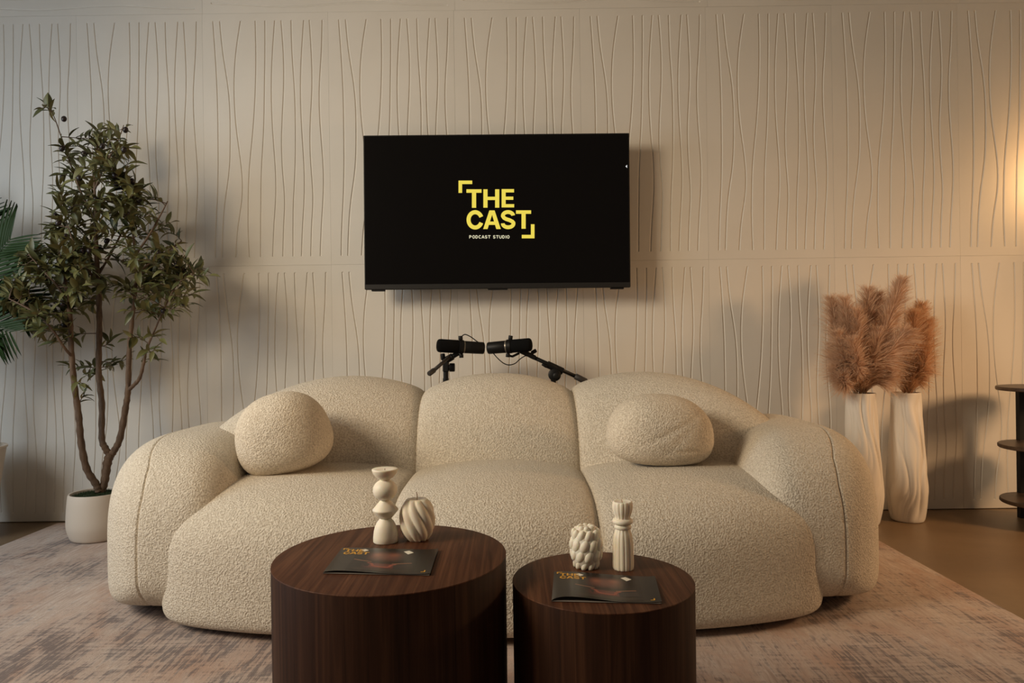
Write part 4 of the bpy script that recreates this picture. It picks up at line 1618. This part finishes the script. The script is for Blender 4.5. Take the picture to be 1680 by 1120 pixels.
LA = ('dusty rose plume in the thick of the bunch behind the sofa arm', 'plumes in the vase behind the sofa arm')
LA0 = ('tall dusty rose plume at the far left of the bunch', 'plumes in the vase behind the sofa arm')
LA1 = ('short dusty rose plume low at the left rim of the vase', 'plumes in the vase behind the sofa arm')
LB = ('tan plume in the thick of the bunch nearer the side table', 'plumes in the vase nearer the side table')
LB0 = ('tallest tan plume in the vase nearer the side table', 'plumes in the vase nearer the side table')
specsA = [((1364, 492), 3.12, (-0.02, 0, 0), 0.36, 0.075), ((1386, 492), 3.08, (-0.015, -0.01, 0), 0.34, 0.075), ((1405, 510), 3.05, (0, -0.02, 0), 0.32, 0.075),
          ((1424, 478), 3.14, (0, 0, 0), 0.36, 0.085), ((1440, 486), 3.17, (0.0, 0.0, 0), 0.36, 0.085), ((1374, 548), 3.04, (-0.02, -0.02, 0), 0.26, 0.07),
          ((1398, 560), 3.00, (0, -0.03, 0), 0.24, 0.07), ((1372, 600), 3.06, (-0.02, 0, -0.01), 0.17, 0.06), ((1440, 545), 3.05, (0.0, -0.02, 0), 0.28, 0.08), ((1366, 570), 3.10, (-0.03, 0, -0.01), 0.22, 0.07), ((1384, 612), 3.03, (-0.02, -0.01, -0.01), 0.14, 0.06), ((1462, 600), 3.06, (0.03, -0.01, -0.01), 0.16, 0.065)]
for i, (tp, yy, mo, pl, wd) in enumerate(specsA):
    plume(va, P(*tp, yy), mo, pl, wd, M_plume, LA0 if i == 0 else LA1 if tp == (1372, 600) else LA, 20 + i)
LA2 = ('tallest dusty rose plume, leaning right above the other pampas grass', None)
plume(va, P(1478, 462, 3.10), (-0.005, -0.02, 0.0), 0.46, 0.075, M_plume, LA2, 40, 2200, 0.3)
LA3 = ('dusty rose plume drooping right across the gap between the two vases', None)
plume(va, P(1486, 545, 3.03), (-0.01, -0.03, 0.01), 0.30, 0.085, M_plume, LA3, 41, 1700, 0.7, (0.5, 0, -0.2))
specsB = [((1512, 502), 3.17, (0.0, 0, 0), 0.36, 0.075), ((1500, 515), 3.14, (0, 0, 0), 0.34, 0.08), ((1522, 528), 3.16, (0.015, 0, 0), 0.32, 0.07), ((1518, 575), 3.12, (0.012, -0.02, 0), 0.25, 0.065), ((1496, 560), 3.20, (0, 0.02, 0), 0.25, 0.07), ((1514, 610), 3.14, (0.01, 0, 0), 0.16, 0.055)]
for i, (tp, yy, mo, pl, wd) in enumerate(specsB):
    plume(vb, P(*tp, yy), mo, pl, wd, M_plume2, LB0 if i == 0 else LB, 60 + i)

# ------------------------------------------------------------------ tiered side table at the right edge
SYc = 3.02
stx = P(1637, 640, SYc).x + 0.212
st_root = empty('side_table', (stx, SYc, 0))
tag(st_root, 'dark three-tier round side table with black legs at the right edge', 'table')


def disc(z, r, th, cx=stx, cy=SYc):
    return lathe([(r - 0.003, z - th), (r, z - th + 0.003), (r, z - 0.003), (r - 0.003, z)], 72, (cx, cy, 0))


ztop = P(1660, 636, SYc - 0.04).z
zmid = P(1660, 733, SYc - 0.04).z
zlow = P(1660, 825, SYc - 0.04).z
for z, r in ((ztop, 0.185), (zmid, 0.180), (zlow, 0.175)):
    build('tier', disc(z, r, 0.016), M_darkwood, st_root, sharp=40)
for ox, oy in ((-0.118, -0.10), (0.118, -0.10), (0.0, 0.155)):
    cx, cy = stx + ox, SYc + oy
    fx, fy = stx + ox * 0.86, SYc + oy
    t0_, t1_ = Vector((cx, cy, ztop - 0.014)), Vector((fx, fy, 0.0))
    w = 0.0165
    V = []
    for p_ in (t1_, t0_):
        V += [p_ + Vector((-w, -0.012, 0)), p_ + Vector((w, -0.012, 0)), p_ + Vector((w, 0.012, 0)), p_ + Vector((-w, 0.012, 0))]
    build('leg', (V, [(3, 2, 1, 0), (4, 5, 6, 7), (0, 1, 5, 4), (1, 2, 6, 5), (2, 3, 7, 6), (3, 0, 4, 7)]), M_blackmetal, st_root, smooth=False)

# ------------------------------------------------------------------ lamp whose glow warms the wall at the right
lx_, ly_, lz_ = 2.66, 3.20, 1.47
lamp = empty('floor_lamp', (lx_, ly_, 0))
tag(lamp, 'warm globe floor lamp beside the wall, just past the right edge', 'lamp')
build('base', lathe([(0.11, 0.0), (0.12, 0.004), (0.12, 0.014), (0.11, 0.02), (0.012, 0.024)], 40, (lx_, ly_, 0)), M_brass, lamp, sharp=40)
build('pole', tube([(lx_, ly_, 0.02), (lx_, ly_, lz_ - 0.075)], 0.009, 14), M_brass, lamp)
gv, gf = ball_mesh(Vector((lx_, ly_, lz_)), (Vector((1, 0, 0)), Vector((0, 1, 0)), Vector((0, 0, 1))), (0.08, 0.08, 0.08), 14)
build('globe', (gv, gf), M_globe, lamp)
ld = bpy.data.lights.new('lamp_bulb', 'POINT')
ld.energy = 5.6
ld.color = (1.0, 0.56, 0.23)
ld.shadow_soft_size = 0.03
lo = bpy.data.objects.new('lamp_bulb', ld)
link(lo)
lo.location = (lx_ - 0.02, ly_ - 0.02, lz_ + 0.10)
